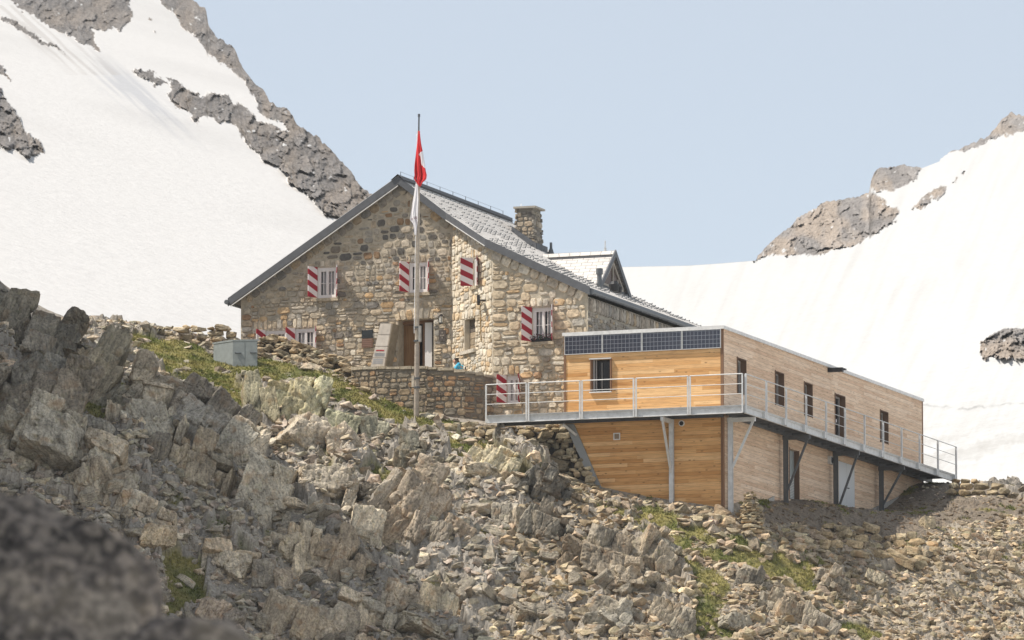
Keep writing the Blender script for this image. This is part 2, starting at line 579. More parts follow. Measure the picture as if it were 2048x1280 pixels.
# ------------------------------------------------------------------ masonry
PAL_WARM = [((0.56, 0.48, 0.36), 6), ((0.47, 0.44, 0.38), 3), ((0.55, 0.40, 0.24), 1.3), ((0.62, 0.57, 0.47), 4), ((0.40, 0.27, 0.17), .5), ((0.30, 0.27, 0.23), .6), ((0.50, 0.43, 0.32), 4)]
PAL_GREY = [((0.42, 0.365, 0.28), 6), ((0.34, 0.32, 0.28), 3), ((0.44, 0.32, 0.19), 1.5), ((0.50, 0.45, 0.37), 3), ((0.19, 0.18, 0.165), 1.2), ((0.33, 0.22, 0.14), .6), ((0.39, 0.35, 0.28), 4)]
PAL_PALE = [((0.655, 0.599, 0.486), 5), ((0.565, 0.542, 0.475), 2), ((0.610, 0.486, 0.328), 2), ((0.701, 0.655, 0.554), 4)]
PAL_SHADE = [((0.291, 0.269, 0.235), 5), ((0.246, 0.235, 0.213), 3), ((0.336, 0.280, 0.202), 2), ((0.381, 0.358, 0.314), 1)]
PAL_CHIM = [((0.36, 0.31, 0.24), 4), ((0.22, 0.20, 0.17), 4), ((0.46, 0.41, 0.33), 2), ((0.14, 0.13, 0.12), 2)]
PAL_CHIM_SHADE = [((0.26, 0.24, 0.20), 4), ((0.16, 0.15, 0.135), 4), ((0.34, 0.31, 0.26), 2)]  # darker copy for the right face, its shade put into the colour
def pick(pal):
    t = rnd.uniform(0, sum(wt for _, wt in pal))
    for c, wt in pal:
        t -= wt
        if t <= 0: return jitter(c, 0.16)
    return jitter(pal[0][0], 0.1)
def stone(mb, O, U, V, N, a0, a1, b0, b1, out, col, rot=0.0):
    """one rounded block on a wall plane: a, b metres along U, V; bulges out along N"""
    ca, cb = (a0 + a1) / 2, (b0 + b1) / 2
    ha, hb = (a1 - a0) / 2, (b1 - b0) / 2
    n = 10
    ring = []
    pw = rnd.uniform(4.0, 14.0)
    for k in range(n):
        t = 2 * PI * (k + 0.5) / n
        c, s = math.cos(t), math.sin(t)
        r = (abs(c) ** pw + abs(s) ** pw) ** (-1 / pw)
        r *= 1 + rnd.uniform(-0.12, 0.05)
        ring.append((c * r * ha, s * r * hb))
    cr, sr = math.cos(rot), math.sin(rot)
    ring = [(x * cr - y * sr, x * sr + y * cr) for x, y in ring]
    pts = []
    for f, d in ((1.0, -0.02), (0.97, out * 0.75), (0.84, out)):
        for x, y in ring:
            dd = d * rnd.uniform(0.75, 1.15) if d > 0 else d
            pts.append(O + U * (ca + x * f) + V * (cb + y * f) + N * dd)
    pts.append(O + U * ca + V * cb + N * out * rnd.uniform(0.9, 1.15))
    Fs = []
    for r in range(2):
        for k in range(n):
            Fs.append((r * n + k, r * n + (k + 1) % n, (r + 1) * n + (k + 1) % n, (r + 1) * n + k))
    for k in range(n):
        Fs.append((2 * n + k, 2 * n + (k + 1) % n, 3 * n))
    mb.add(pts, Fs, col=col)
def masonry(mb, O, U, V, N, inside, ext, hr=(0.11, 0.24), wr=(1.0, 2.4), out=0.035, gap=0.016, pal=PAL_WARM, wob=0.05, seed=0, palf=None, reverse=False):
    O, U, V, N = (np.asarray(x, float) for x in (O, U, V, N))
    a0, a1, b0, b1 = ext
    b = b0
    ph = seed * 3.7
    while b < b1:
        h = rnd.uniform(*hr)
        a = a0 - rnd.uniform(0, 0.2)
        while a < a1:
            wd = h * rnd.uniform(*wr)
            for tr in range(3):
                cells = [(a, a + wd, b, b + h)]
                if h > 0.17 and rnd.random() < 0.28 and tr == 0:
                    s = rnd.uniform(0.4, 0.6)
                    cells = [(a, a + wd, b, b + h * s), (a, a + wd, b + h * s, b + h)]
                done = False
                for x0, x1, y0, y1 in cells:
                    off = wob * (math.sin(x0 * 1.3 + ph) + 0.6 * math.sin(x0 * 3.1 + b + ph))
                    X0, X1, Y0, Y1 = x0 + gap, x1 - gap, y0 + off + gap, y1 + off - gap
                    g2 = 0.85
                    cx, cy = (X0 + X1) / 2, (Y0 + Y1) / 2
                    hx, hy = (X1 - X0) / 2 * g2, (Y1 - Y0) / 2 * g2
                    if X1 - X0 < 0.04 or Y1 - Y0 < 0.03: continue
                    if all(inside(cx + i * hx, cy + j * hy) for i in (-1, 0, 1) for j in (-1, 1)):
                        p = palf(cx, cy) if palf else pal
                        stone(mb, O, U, V, N, X0, X1, Y0, Y1, out * rnd.uniform(0.6, 1.5), pick(p), rnd.uniform(-0.06, 0.06))
                        done = True
                if done: break
                wd *= 0.55
                if wd < 0.07: break
            a += max(wd, 0.05)
        b += h
def wall_panel(mb, O, U, V, N, outline, holes, thick=0.0, col=(0.4, 0.35, 0.28)):
    """flat wall with a polygonal outline (x-monotone: list of (a, btop) plus base b0) and rectangular holes with reveals"""
    b0, top = outline
    cuts = sorted(set([t[0] for t in top] + [h[0] for h in holes] + [h[1] for h in holes]))
    cuts = [c for c in cuts if top[0][0] <= c <= top[-1][0]]
    def tz(a):
        for (p, q), (r, s) in zip(top[:-1], top[1:]):
            if p <= a <= r: return q + (s - q) * (a - p) / max(1e-9, r - p)
        return top[-1][1]
    O, U, V, N = (np.asarray(x, float) for x in (O, U, V, N))
    for c0, c1 in zip(cuts[:-1], cuts[1:]):
        if c1 - c0 < 1e-6: continue
        m = (c0 + c1) / 2
        hs = sorted([h for h in holes if h[0] <= m <= h[1]], key=lambda h: h[2])
        lo = b0
        segs = []
        for h in hs:
            segs.append((lo, h[2], lo, h[2])); lo = h[3]
        segs.append((lo, None, lo, None))
        for s in segs:
            t0 = tz(c0 + 1e-7) if s[1] is None else s[1]
            t1 = tz(c1 - 1e-7) if s[1] is None else s[1]
            q = [O + U * c0 + V * s[0], O + U * c1 + V * s[0], O + U * c1 + V * t1, O + U * c0 + V * t0]
            mb.add(q, [(0, 1, 2, 3)], uv=[(c0, s[0]), (c1, s[0]), (c1, t1), (c0, t0)], col=col)
    for h in holes:
        d = -N * (h[4] if len(h) > 4 else 0.3)
        c = [O + U * h[0] + V * h[2], O + U * h[1] + V * h[2], O + U * h[1] + V * h[3], O + U * h[0] + V * h[3]]
        for k in range(4):
            p, q = c[k], c[(k + 1) % 4]
            mb.add([p, q, q + d, p + d], [(0, 1, 2, 3)], uv=[(0, 0), (1, 0), (1, .3), (0, .3)], col=col)

UP = np.array([0, 0, 1.0])
XA = np.array([1.0, 0, 0]); YA = np.array([0, 1.0, 0])

# ================================================================== STONE HUT
yA = 5.7
hut = root('stone_hut', 'old mountain hut of rough brown stone with a steep grey slate roof and a chimney', 'mountain hut', (-13.5, 9.0, 1.5))
PV = [np.array([-13.89, 5.40, 9.31]), np.array([-12.08, 5.40, 7.91]), np.array([-9.73, 3.10, 6.57]), np.array([-5.73, 2.75, 4.65])]
REAR = 16.4
def roofz(x):
    if x <= PV[0][0]: return 9.31 - 0.622 * (PV[0][0] - x)
    for p, q in zip(PV[:-1], PV[1:]):
        if x <= q[0]: return p[2] + (q[2] - p[2]) * (x - p[0]) / (q[0] - p[0])
    return PV[-1][2] - 0.48 * (x - PV[-1][0])
# right roof
def roof_side(name, prof, fronty, rear):
    mb = MB()
    s = 0
    for k in range(len(prof) - 1):
        (x0, z0), (x1, z1) = prof[k], prof[k + 1]
        y0, y1 = fronty[k], fronty[k + 1]
        L = math.hypot(x1 - x0, z1 - z0)
        mb.add([(x0, y0, z0), (x1, y1, z1), (x1, rear, z1), (x0, rear, z0)], [(0, 1, 2, 3)], uv=[(y0, -s), (y1, -s - L), (rear, -s - L), (rear, -s)])
        mb.add([(x0, y0, z0 - .14), (x1, y1, z1 - .14), (x1, rear, z1 - .14), (x0, rear, z0 - .14)], [(3, 2, 1, 0)], uv=[(0, 0)] * 4)
        mb.add([(x0, rear, z0), (x1, rear, z1), (x1, rear, z1 - .14), (x0, rear, z0 - .14)], [(0, 1, 2, 3)], uv=[(0, 0)] * 4)
        s += L
    return mb.build(name, SLATE, hut)
roofR = roof_side('roof', [(p[0], p[2]) for p in PV], [p[1] for p in PV], REAR)
roofL = roof_side('roof', [(-20.35, 5.29), (-13.89, 9.31)], [5.4, 5.4], REAR)
def strip(mb, pts, h0, h1, th, n):
    """board following pts: from z+h0 down to z+h1, thickness th toward n"""
    for p, q in zip(pts[:-1], pts[1:]):
        p = np.array(p, float); q = np.array(q, float)
        nn = np.array(n, float)
        V = [p + UP * h1, q + UP * h1, q + UP * h0, p + UP * h0]
        V += [v + nn * th for v in V]
        mb.add(V, [(0, 1, 2, 3), (7, 6, 5, 4), (0, 4, 5, 1), (1, 5, 6, 2), (2, 6, 7, 3), (3, 7, 4, 0)])
mb = MB()
strip(mb, [p - YA * 0.0 for p in PV], 0.05, -0.24, 0.04, (0, -1, 0))
strip(mb, [(-20.42, 5.4, 5.25), (-13.89, 5.4, 9.31)], 0.05, -0.24, 0.04, (0, -1, 0))
mb.build('verge_trim', SLATE_TRIM, hut)
mb = MB()
strip(mb, [(-20.3, 5.37, 5.03), (-13.89, 5.37, 9.03)], 0.0, -0.035, 0.03, (0, -1, 0))
strip(mb, [PV[1] + np.array([0.0, -.045, -0.2]), PV[2] + np.array([0, -.045, -.2])], 0.0, -0.035, 0.02, (0, -1, 0))
mb.build('verge_edging', TRIM, hut)
# top flashing of the verges, slightly pale
mb = MB()
strip(mb, [(-20.42, 5.52, 5.32), (-13.89, 5.52, 9.38)], 0.0, -0.06, 0.14, (0, -1, 0))
mb.build('verge_capping', TRIM, hut)
# gutter along the right eave and left eave
mb = MB()
mb.tube((-20.45, 5.3, 5.16), (-20.45, REAR, 5.16), 0.085, n=10)
mb.build('gutter', STEEL_DARK, hut)
mb = MB()
mb.tube((-5.66, 2.75, 4.52), (-5.66, REAR, 4.52), 0.085, n=10)
for k in range(14):
    y = 3.0 + k * 0.95
    mb.bar((-5.9, y, 4.5), (-5.6, y, 4.42), 0.04, 0.03)
strip(mb, [(-5.735, 2.78, 4.66), (-5.735, REAR, 4.66)], 0, -.2, .025, (1, 0, 0))
mb.build('gutter', STEEL_DARK, hut)
# ridge cap, wire and its supports
mb = MB()
strip(mb, [(-13.75, 5.35, 9.22), (-13.75, REAR, 9.22)], 0.12, -0.04, 0.03, (1, 0, 0))
mb.add([(-13.89, 5.3, 9.42), (-13.89, REAR, 9.42), (-13.66, REAR, 9.22), (-13.66, 5.3, 9.22), (-14.15, 5.3, 9.22), (-14.15, REAR, 9.22)], [(0, 1, 2, 3), (4, 5, 1, 0)])
mb.build('ridge_cap', SLATE_TRIM, hut)
mb = MB()
for k in range(9):
    y = 5.6 + k * 1.28
    mb.tube((-13.89, y, 9.35), (-13.89, y, 9.55), 0.011, n=5)
    if k < 8: mb.tube((-13.89, y, 9.54), (-13.89, y + 1.28, 9.54), 0.005, n=4)
mb.build('lightning_wire', STEEL_DARK, hut)
# snow hooks (one part, many)
mb = MB()
def onroof(x, y): return np.array([x, y, roofz(x)])
nrow = 0
xx = -13.5
while xx < -6.0:
    y = 3.4 if xx > -9.7 else (5.7 if xx < -12.1 else 5.7 - (xx + 12.1) * 0.95)
    y += .225 * (nrow % 2)
    while y < REAR - 0.3:
        if not (10.4 < y < 13.9 and -11.0 < xx < -8.2) and rnd.random() < 0.72:
            p = onroof(xx, y)
            mb.bar(p + np.array([-0.06, 0, 0.035]), p + np.array([0.07, 0, 0.01]), 0.035, 0.015)
            mb.bar(p + np.array([0.07, 0, -.01]), p + np.array([0.072, 0, 0.04]), 0.045, 0.02)
        y += 0.45
    xx += 0.36
    nrow += 1
mb.build('snow_guards', STEEL_DARK, hut)['kind'] = 'stuff'

# ---- windows of the hut
def hut_window(O, U, N, a0, a1, b0, b1, depth=0.12, box=False, shut=(72, 66), stripe_ends=True, shl=0.5, dirL=True, dirR=True, lower=False):
    """white double casement in the opening a0..a1, b0..b1 of the plane O,U,(z),N"""
    O = np.asarray(O, float); U = np.asarray(U, float); N = np.asarray(N, float)
    P = lambda a, b, d: O + U * a + UP * b + N * d
    def bx(mb, x0, x1, y0, y1, d0, d1):
        V = [P(x0, y0, d0), P(x1, y0, d0), P(x1, y1, d0), P(x0, y1, d0), P(x0, y0, d1), P(x1, y0, d1), P(x1, y1, d1), P(x0, y1, d1)]
        mb.add(V, [(0, 3, 2, 1), (4, 5, 6, 7), (0, 1, 5, 4), (1, 2, 6, 5), (2, 3, 7, 6), (3, 0, 4, 7)], uv=[(0, 0)] * 8)
    mb = MB(); d0, d1 = -depth, -depth + 0.09
    f = 0.07
    bx(mb, a0, a0 + f, b0, b1, d0, d1); bx(mb, a1 - f, a1, b0, b1, d0, d1)
    bx(mb, a0 + f, a1 - f, b1 - f * 1.3, b1, d0, d1); bx(mb, a0 + f, a1 - f, b0, b0 + f, d0, d1)
    win = mb.build('window', WHITE, hut)
    mid = (a0 + a1) / 2
    for s0, s1 in ((a0 + f, mid), (mid, a1 - f)):
        mb = MB(); c0, c1 = -depth + 0.01, -depth + 0.075; g = 0.045
        y0, y1 = b0 + f, b1 - f * 1.3
        bx(mb, s0, s0 + g, y0, y1, c0, c1); bx(mb, s1 - g, s1 - .003, y0, y1, c0, c1)
        bx(mb, s0 + g, s1 - g, y1 - g, y1, c0, c1); bx(mb, s0 + g, s1 - g, y0, y0 + g, c0, c1)
        ym = (y0 + y1) / 2; xm = (s0 + s1) / 2
        bx(mb, s0 + g, s1 - g, ym - .01, ym + .01, c0, c1 - .02)
        bx(mb, xm - .01, xm + .01, y0 + g, y1 - g, c0 + .01, c1 - .015)
        mb.build('sash', WHITE, win)
    mb = MB()
    mb.add([P(a0 + f, b0 + f, -depth + .03), P(a1 - f, b0 + f, -depth + .03), P(a1 - f, b1 - f, -depth + .03), P(a0 + f, b1 - f, -depth + .03)], [(0, 1, 2, 3)])
    mb.build('glass', GLASS, win)
    mb = MB()
    sd = -depth - 0.05
    x = a0 + 0.13
    while x < a1 - 0.1:
        mb.add([P(x, b0, sd), P(x + .05, b0, sd - .03), P(x + .05, b1, sd - .03), P(x, b1, sd)], [(0, 1, 2, 3)])
        mb.add([P(x + .05, b0, sd - .03), P(x + .1, b0, sd), P(x + .1, b1, sd), P(x + .05, b1, sd - .03)], [(0, 1, 2, 3)])
        x += .1
        if abs(x - mid) < 0.06: x += 0.06
    mb.build('curtain', CURTAIN, win)
    # stone sill
    mb = MB()
    bx(mb, a0 - 0.12, a1 + 0.1, b0 - 0.12, b0 - 0.003, -0.1, 0.10)
    for q in range(len(mb.V)): mb.V[q] = mb.V[q] + np.random.RandomState(3 + q).uniform(-.012, .012, mb.V[q].shape)
    mb.Cc = [np.tile([0.44, 0.37, 0.27], (8, 1))]
    mb.build('sill', STONE, win)
    # shutters
    for side, ang in ((-1, shut[0]), (1, shut[1])):
        if ang is None: continue
        al = math.radians(ang)
        h = P(a0 if side < 0 else a1, 0, 0.02)
        d = U * (side * math.cos(al)) + N * math.sin(al)
        nn = np.cross(d, UP); nn /= np.linalg.norm(nn)
        t = nn * 0.03
        z0, z1 = b0 + 0.02, b1 + 0.02
        L = shl
        V = [h + UP * z0, h + d * L + UP * z0, h + d * L + UP * z1, h + UP * z1]
        mb = MB()
        uv = [(0, 0), (1, 0), (1, z1 - z0), (0, z1 - z0)]
        mb.add([v - t / 2 for v in V], [(0, 1, 2, 3)], uv=uv)
        mb.add([v + t / 2 for v in V], [(3, 2, 1, 0)], uv=uv)
        for k in range(4):
            a, b = V[k], V[(k + 1) % 4]
            mb.add([a - t / 2, b - t / 2, b + t / 2, a + t / 2], [(0, 1, 2, 3)], uv=[uv[k], uv[(k + 1) % 4], uv[(k + 1) % 4], uv[k]])
        s = mb.build('shutter', STRIPES, win)
        for zz in (z0 + 0.15, z1 - 0.15):
            mb = MB()
            mb.tube(h + UP * (zz - .03), h + UP * (zz + .03), 0.016, n=6)
            mb.build('hinge', STEEL_DARK, s)
    return win
def lintel(mb, O, U, N, a0, a1, b, h=0.32, n=5, pal=PAL_WARM, flare=0.0, out=0.03):
    """upright stones above an opening"""
    O = np.asarray(O, float); U = np.asarray(U, float); N = np.asarray(N, float)
    wds = [rnd.uniform(0.8, 1.2) for _ in range(n)]
    t = sum(wds); x = a0
    for k in range(n):
        wd = wds[k] / t * (a1 - a0)
        f = ((x + wd / 2) - (a0 + a1) / 2) / (a1 - a0) * flare
        stone(mb, O, U, UP, N, x + .012, x + wd - .012, b + .02 + rnd.uniform(0, .02) - abs(f) * .15, b + h * rnd.uniform(.85, 1.0) - abs(f) * .1, out, pick(pal), -f)
        x += wd

# ---- wall A (gable facade)
OA = np.array([0, yA, 0.]); NA = np.array([0, -1.0, 0])
def rect(y, *uv):
    p = ony(uv[0], uv[1], y); q = ony(uv[2], uv[3], y)
    return [min(p[0], q[0]), max(p[0], q[0]), min(p[2], q[2]), max(p[2], q[2])]
wa1 = rect(yA, 635, 536, 673, 595)
wa2 = rect(yA, 818, 526, 856, 584)
wa3 = rect(yA, 531, 662, 574, 714)
wa4 = rect(yA, 590, 658, 631, 712)
dr = rect(yA, 797, 640, 867, 770)
topA = [(-20.05, 5.32), (-13.89, 9.12), (-12.08, 7.72), (-11.95, 7.65)]
HA = [wa1, wa2, wa3, wa4, dr + [0.55]]
mb = MB()
wall_panel(mb, OA, XA, UP, NA, (1.2, topA), HA, col=(0.46, 0.40, 0.315))
facA = mb.build('wall', MORTAR, hut)
def topz(x):
    return roofz(x) - 0.22
def inA(x, z):
    if x < -20.05 or x > -11.97 or z < 1.3: return False
    if z > topz(x) - 0.02: return False
    # band of slabs under the verge is laid apart
    if z > topz(x) - 0.34: return False
    for h in HA:
        if h[0] - 0.02 < x < h[1] + 0.02 and h[2] - 0.0 < z < h[3] + (0.30 if h is not HA[4] else 0.4): return False
    for (x0, x1, z0, z1) in ((ply[0], ply[1], ply[2], ply[3]) for ply in SIGNS):
        if x0 < x < x1 and z0 < z < z1: return False
    return True
SIGNS = []
mb = MB()
def palA(x, z):
    g = topz(x) - z
    if z > 6.3 and rnd.random() < 0.45: return [((0.14, 0.135, 0.125), 3), ((0.22, 0.20, 0.17), 3), ((0.30, 0.2, 0.12), 1)]
    return PAL_GREY if z > 4.3 else (PAL_WARM if rnd.random() < .6 else PAL_GREY)
masonry(mb, OA, XA, UP, NA, lambda x, z: z <= 5.7 and inA(x, z), (-20.05, -11.9, 1.3, 5.7), hr=(0.12, 0.27), wr=(0.9, 2.2), out=0.045, gap=0.013, palf=palA, seed=1)
masonry(mb, OA, XA, UP, NA, lambda x, z: z > 5.62 and inA(x, z), (-20.05, -11.9, 5.7, 9.0), hr=(0.16, 0.31), wr=(0.8, 1.8), out=0.028, gap=0.022, palf=palA, seed=2)
for wdw in (wa1, wa2): lintel(mb, OA, XA, NA, wdw[0] - .12, wdw[1] + .12, wdw[3], 0.28, 5, PAL_GREY)
lintel(mb, OA, XA, NA, wa3[0] - .45, wa4[1] + .1, wa3[3] + .02, 0.42, 13, PAL_WARM, out=.03)
lintel(mb, OA, XA, NA, dr[0] - .15, dr[1] + .2, dr[3] - 0.02, 0.42, 8, PAL_WARM, flare=.7, out=.05)
# slabs following the verge
def verge_slabs(mb, O, U, N, f, x0, x1, wd, h, pal, out=.03):
    x = x0
    while x < x1:
        dx = wd * rnd.uniform(.75, 1.3)
        sl = (f(x + dx) - f(x)) / dx
        an = math.atan(sl)
        zc = f(x + dx / 2)
        hh = h * rnd.uniform(.85, 1.05)
        ln = dx / math.cos(an)
        cx = x + dx / 2 + math.sin(an) * hh / 2; cz = zc - math.cos(an) * hh / 2
        stone(mb, np.asarray(O) + np.asarray(U) * cx + UP * cz, U, UP, N, -ln / 2 + .012, ln / 2 - .012, -hh / 2, hh / 2, out, pick(pal), an)
        x += dx
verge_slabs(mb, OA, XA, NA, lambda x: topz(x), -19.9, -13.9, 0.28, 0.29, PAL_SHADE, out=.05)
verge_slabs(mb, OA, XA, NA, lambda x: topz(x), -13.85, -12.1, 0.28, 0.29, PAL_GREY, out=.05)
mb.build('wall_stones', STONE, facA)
hut_window(OA, XA, NA, *wa1)
hut_window(OA, XA, NA, *wa2)
hut_window(OA, XA, NA, *wa3, shut=(74, None))
hut_window(OA, XA, NA, *wa4, shut=(74, 66))

# ---- entrance: door leaf swung inwards, frame, white glazed panel
mb = MB()
z0, z1 = dr[2], dr[3]
px = lambda u: ony(u, 690, yA + .5)[0]
mb.box(px(797), px(803), yA + .42, yA + .54, z0, z1 - .1)
mb.box(px(847), px(853), yA + .42, yA + .54, z0, z1 - .08)
mb.box(px(797), px(868), yA + .43, yA + .53, z1 - .12, z1 - .0)
door = mb.build('door_frame', WOOD_BROWN, hut)
mb = MB()
a = np.array([px(803), yA + .5, z0]); b = np.array([px(822) + .15, yA + .95, z0])
mb.add([a, b, b + UP * (z1 - z0 - .12), a + UP * (z1 - z0 - .12)], [(0, 1, 2, 3)], uv=[(0, 0), (0, .5), (1.8, .5), (1.8, 0)])
n_ = np.array([.03, -.045, 0.])
mb.add([a + n_, b + n_, b + n_ + UP * (z1 - z0 - .12), a + n_ + UP * (z1 - z0 - .12)], [(0, 1, 2, 3)], uv=[(0, 0), (0, .5), (1.8, .5), (1.8, 0)])
mb.add([b, b + n_, b + n_ + UP * (z1 - z0 - .12), b + UP * (z1 - z0 - .12)], [(0, 1, 2, 3)])
leaf = mb.build('door', DOOR_WOOD, hut)
mb = MB()
mb.tube(b + np.array([-.08, -.08, 1.0]), b + np.array([-.08, -.16, 1.0]), .015, n=6)
mb.tube(b + np.array([-.08, -.16, 1.0]), b + np.array([-.2, -.12, 1.0]), .012, n=6)
mb.build('door_handle', STEEL_DARK, leaf)
mb = MB()
mb.box(px(854), px(868), yA + .30, yA + .34, z0, z1 - .1)
pn = mb.build('door_panel', WHITE, hut)
pn['label'] = 'white inner door panel beside the brown door post'
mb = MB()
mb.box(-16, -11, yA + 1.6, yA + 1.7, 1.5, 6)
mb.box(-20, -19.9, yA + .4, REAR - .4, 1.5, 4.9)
mb.build('dark_backing', DARKIN, hut)  # near-black backing, the unlit interior put into its colour

# ---- sloping white coping of the stair buttress
mb = MB()
p = ony(761, 646, 4.9); q = ony(783, 646, 4.9)
r = ony(740, 738, 4.9); s = ony(767, 738, 4.9)
pts = [r, s, q, p]
for k in range(4):
    f0, f1 = k / 4, (k + 1) / 4
    A0 = r + (p - r) * f0; A1 = r + (p - r) * (f1 - .012)
    B0 = s + (q - s) * f0; B1 = s + (q - s) * (f1 - .012)
    mb.prism([A0, B0, B1, A1], (0, .12, 0), col=jitter((0.62, 0.58, 0.52), .08))
mb.build('buttress_coping', CONCRETE, hut)
mb = MB()
mb.prism([r + np.array([.06, .12, 0]), s + np.array([0, .12, 0]), q + np.array([0, .12, 0]), p + np.array([.06, .12, 0])], (0, 0.68, 0), col=(0.3, 0.26, 0.2))
mb.build('buttress', MORTAR, hut)
mb = MB()
O5 = np.array([0, 4.893, 0.])
for (f0, f1, cc, xs) in ((.39, .44, (0.45, .05, .06), (.15, .8)), (.28, .36, (0.33, 0.34, 0.36), (.1, .9)), (.12, .24, (0.42, 0.43, 0.45), (.1, .85))):
    n_l = 3 if cc[0] < .44 and cc[1] > .1 else 1
    for j in range(n_l):
        g0 = f0 + (f1 - f0) * j / n_l; g1 = g0 + (f1 - f0) / n_l * .55
        A0 = r + (p - r) * g0; B0 = s + (q - s) * g0; A1 = r + (p - r) * g1; B1 = s + (q - s) * g1
        qd = [A0 + (B0 - A0) * xs[0], A0 + (B0 - A0) * xs[1], A1 + (B1 - A1) * xs[1], A1 + (B1 - A1) * xs[0]]
        mb.add([v + np.array([0, -.006, 0]) for v in qd], [(0, 1, 2, 3)], col=cc)
mb.build('painted_sign', PAINT, hut)

# ---- plaques and lantern on wall A
def plate(name, y, u0, v0, u1, v1, c, th=.03, m=None):
    R = rect(y, u0, v0, u1, v1)
    mb = MB(); mb.box(R[0], R[1], y - th - .045, y - .03, R[2], R[3], col=c)
    return mb.build(name, m or PAINT, hut), R
pl, R = plate('plaque', yA, 725, 661, 747, 676, (0.035, 0.04, 0.045))
pl['label'] = 'black plaque left of the door buttress'
pl, R = plate('plaque', yA, 725, 678, 747, 695, (0.20, 0.12, 0.085))
mb = MB()
for k in range(4):
    z = R[2] + (R[3] - R[2]) * (.2 + .2 * k)
    mb.box(R[0] + .04, R[1] - .05, yA - .08, yA - .076, z, z + .02, col=(0.32, 0.2, 0.16))
mb.build('plaque_lines', PAINT, pl)
pl['label'] = 'brown lettered plaque below the black one'
pl, R = plate('plaque', yA, 879, 661, 893, 682, (0.10, 0.085, 0.075))
mb = MB()
for (i, j) in ((.5, .75), (.3, .5), (.7, .5), (.5, .5), (.5, .3)):
    x = R[0] + (R[1] - R[0]) * i; z = R[2] + (R[3] - R[2]) * j
    mb.box(x - .02, x + .02, yA - .085, yA - .076, z - .03, z + .03, col=(0.3, 0.26, 0.22))
mb.build('plaque_relief', PAINT, pl)
pl['label'] = 'small dark relief plaque under the lantern'
c = ony(886, 641, yA)
mb = MB()
mb.tube(c + np.array([0, -.2, .12]), c + np.array([0, -.2, .2]), .11, .02, n=8)
mb.tube(c + np.array([0, -.2, -.14]), c + np.array([0, -.2, -.10]), .04, .07, n=8)
for k in range(4):
    t = PI / 4 + k * PI / 2
    e = np.array([math.cos(t) * .075, math.sin(t) * .075, 0])
    mb.tube(c + e + np.array([0, -.2, -.11]), c + e * 1.25 + np.array([0, -.2, .13]), .008, n=4)
mb.tube(c + np.array([0, 0, .18]), c + np.array([0, -.2, .2]), .014, n=5)
lan = mb.build('wall_lantern', BLACK, hut)
mb = MB(); mb.tube(c + np.array([0, -.2, -.1]), c + np.array([0, -.2, .12]), .065, .08, n=8)
mb.build('lantern_glass', mat('lantern_frosted_glass', (0.7, 0.68, 0.62), 0.3), lan)

# ---- wall B (bright oblique wall)
pA = np.array([-11.95, yA, 0.]); pB = np.array([-9.55, 3.36, 0.]); pC = np.array([-5.9, 3.0, 0.])
UB = (pB - pA) / np.linalg.norm(pB - pA); LB = np.linalg.norm(pB - pA); NB = np.array([UB[1], -UB[0], 0.])
UC = (pC - pB) / np.linalg.norm(pC - pB); LC = np.linalg.norm(pC - pB); NC = np.array([UC[1], -UC[0], 0.])
def planeR(O, U, N, u0, v0, u1, v1):
    p = onp(u0, v0, O, N) - O; q = onp(u1, v1, O, N) - O
    a, b = p @ U, q @ U
    return [min(a, b), max(a, b), min(p[2], q[2]), max(p[2], q[2])]
wb1 = planeR(pA, UB, NB, 947, 517, 955, 571)
wb2 = planeR(pA, UB, NB, 929, 640, 951, 697)
zt = lambda P_: roofz(P_[0]) - 0.17
HB = [wb1, wb2 + [0.35]]
mb = MB()
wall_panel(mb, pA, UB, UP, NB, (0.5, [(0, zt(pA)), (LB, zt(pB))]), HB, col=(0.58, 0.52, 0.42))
facB = mb.build('wall', MORTAR, hut)
mb = MB()
def inB(a, z):
    if a < 0.02 or a > LB - .01 or z > zt(pA) + (zt(pB) - zt(pA)) * a / LB - .03: return False
    for h in HB:
        if h[0] - .02 < a < h[1] + .02 and h[2] < z < h[3] + .3: return False
    return True
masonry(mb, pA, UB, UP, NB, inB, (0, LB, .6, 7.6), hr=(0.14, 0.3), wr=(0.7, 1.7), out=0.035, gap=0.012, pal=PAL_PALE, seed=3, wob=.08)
for h in HB: lintel(mb, pA, UB, NB, h[0] - .2, h[1] + .25, h[3], .34, 6, PAL_PALE, out=.03)
mb.build('wall_stones', STONE, facB)
hut_window(pA, UB, NB, *wb1, shut=(72, 25), shl=.44)
# boarded niche
mb = MB()
a0, a1, b0, b1 = wb2
Pn = lambda a, b, d: pA + UB * a + UP * b + NB * d
k = 0
bz = b0
while bz < b1 - .01:
    h = (b1 - b0) / 5
    c = jitter((0.17, 0.145, 0.12) if bz > b1 - 2.2 * h else (0.34, 0.28, 0.2), .15)
    mb.add([Pn(a0, bz, -.2), Pn(a1, bz, -.2), Pn(a1, bz + h - .015, -.2), Pn(a0, bz + h - .015, -.2)], [(0, 1, 2, 3)], col=c)
    bz += h
mb.add([Pn(a0, b0, -.23), Pn(a1, b0, -.23), Pn(a1, b1, -.23), Pn(a0, b1, -.23)], [(0, 1, 2, 3)], col=(.03, .03, .03))
mb.build('blocked_opening', STONE, hut)
mb = MB()
V = [Pn(a0 - .1, b0 - .13, -.05), Pn(a1 + .1, b0 - .13, -.05), Pn(a1 + .1, b0 - .13, .13), Pn(a0 - .1, b0 - .13, .13)]
mb.prism(V, (0, 0, .125), col=(0.55, 0.5, 0.42))
mb.build('sill', STONE, hut)
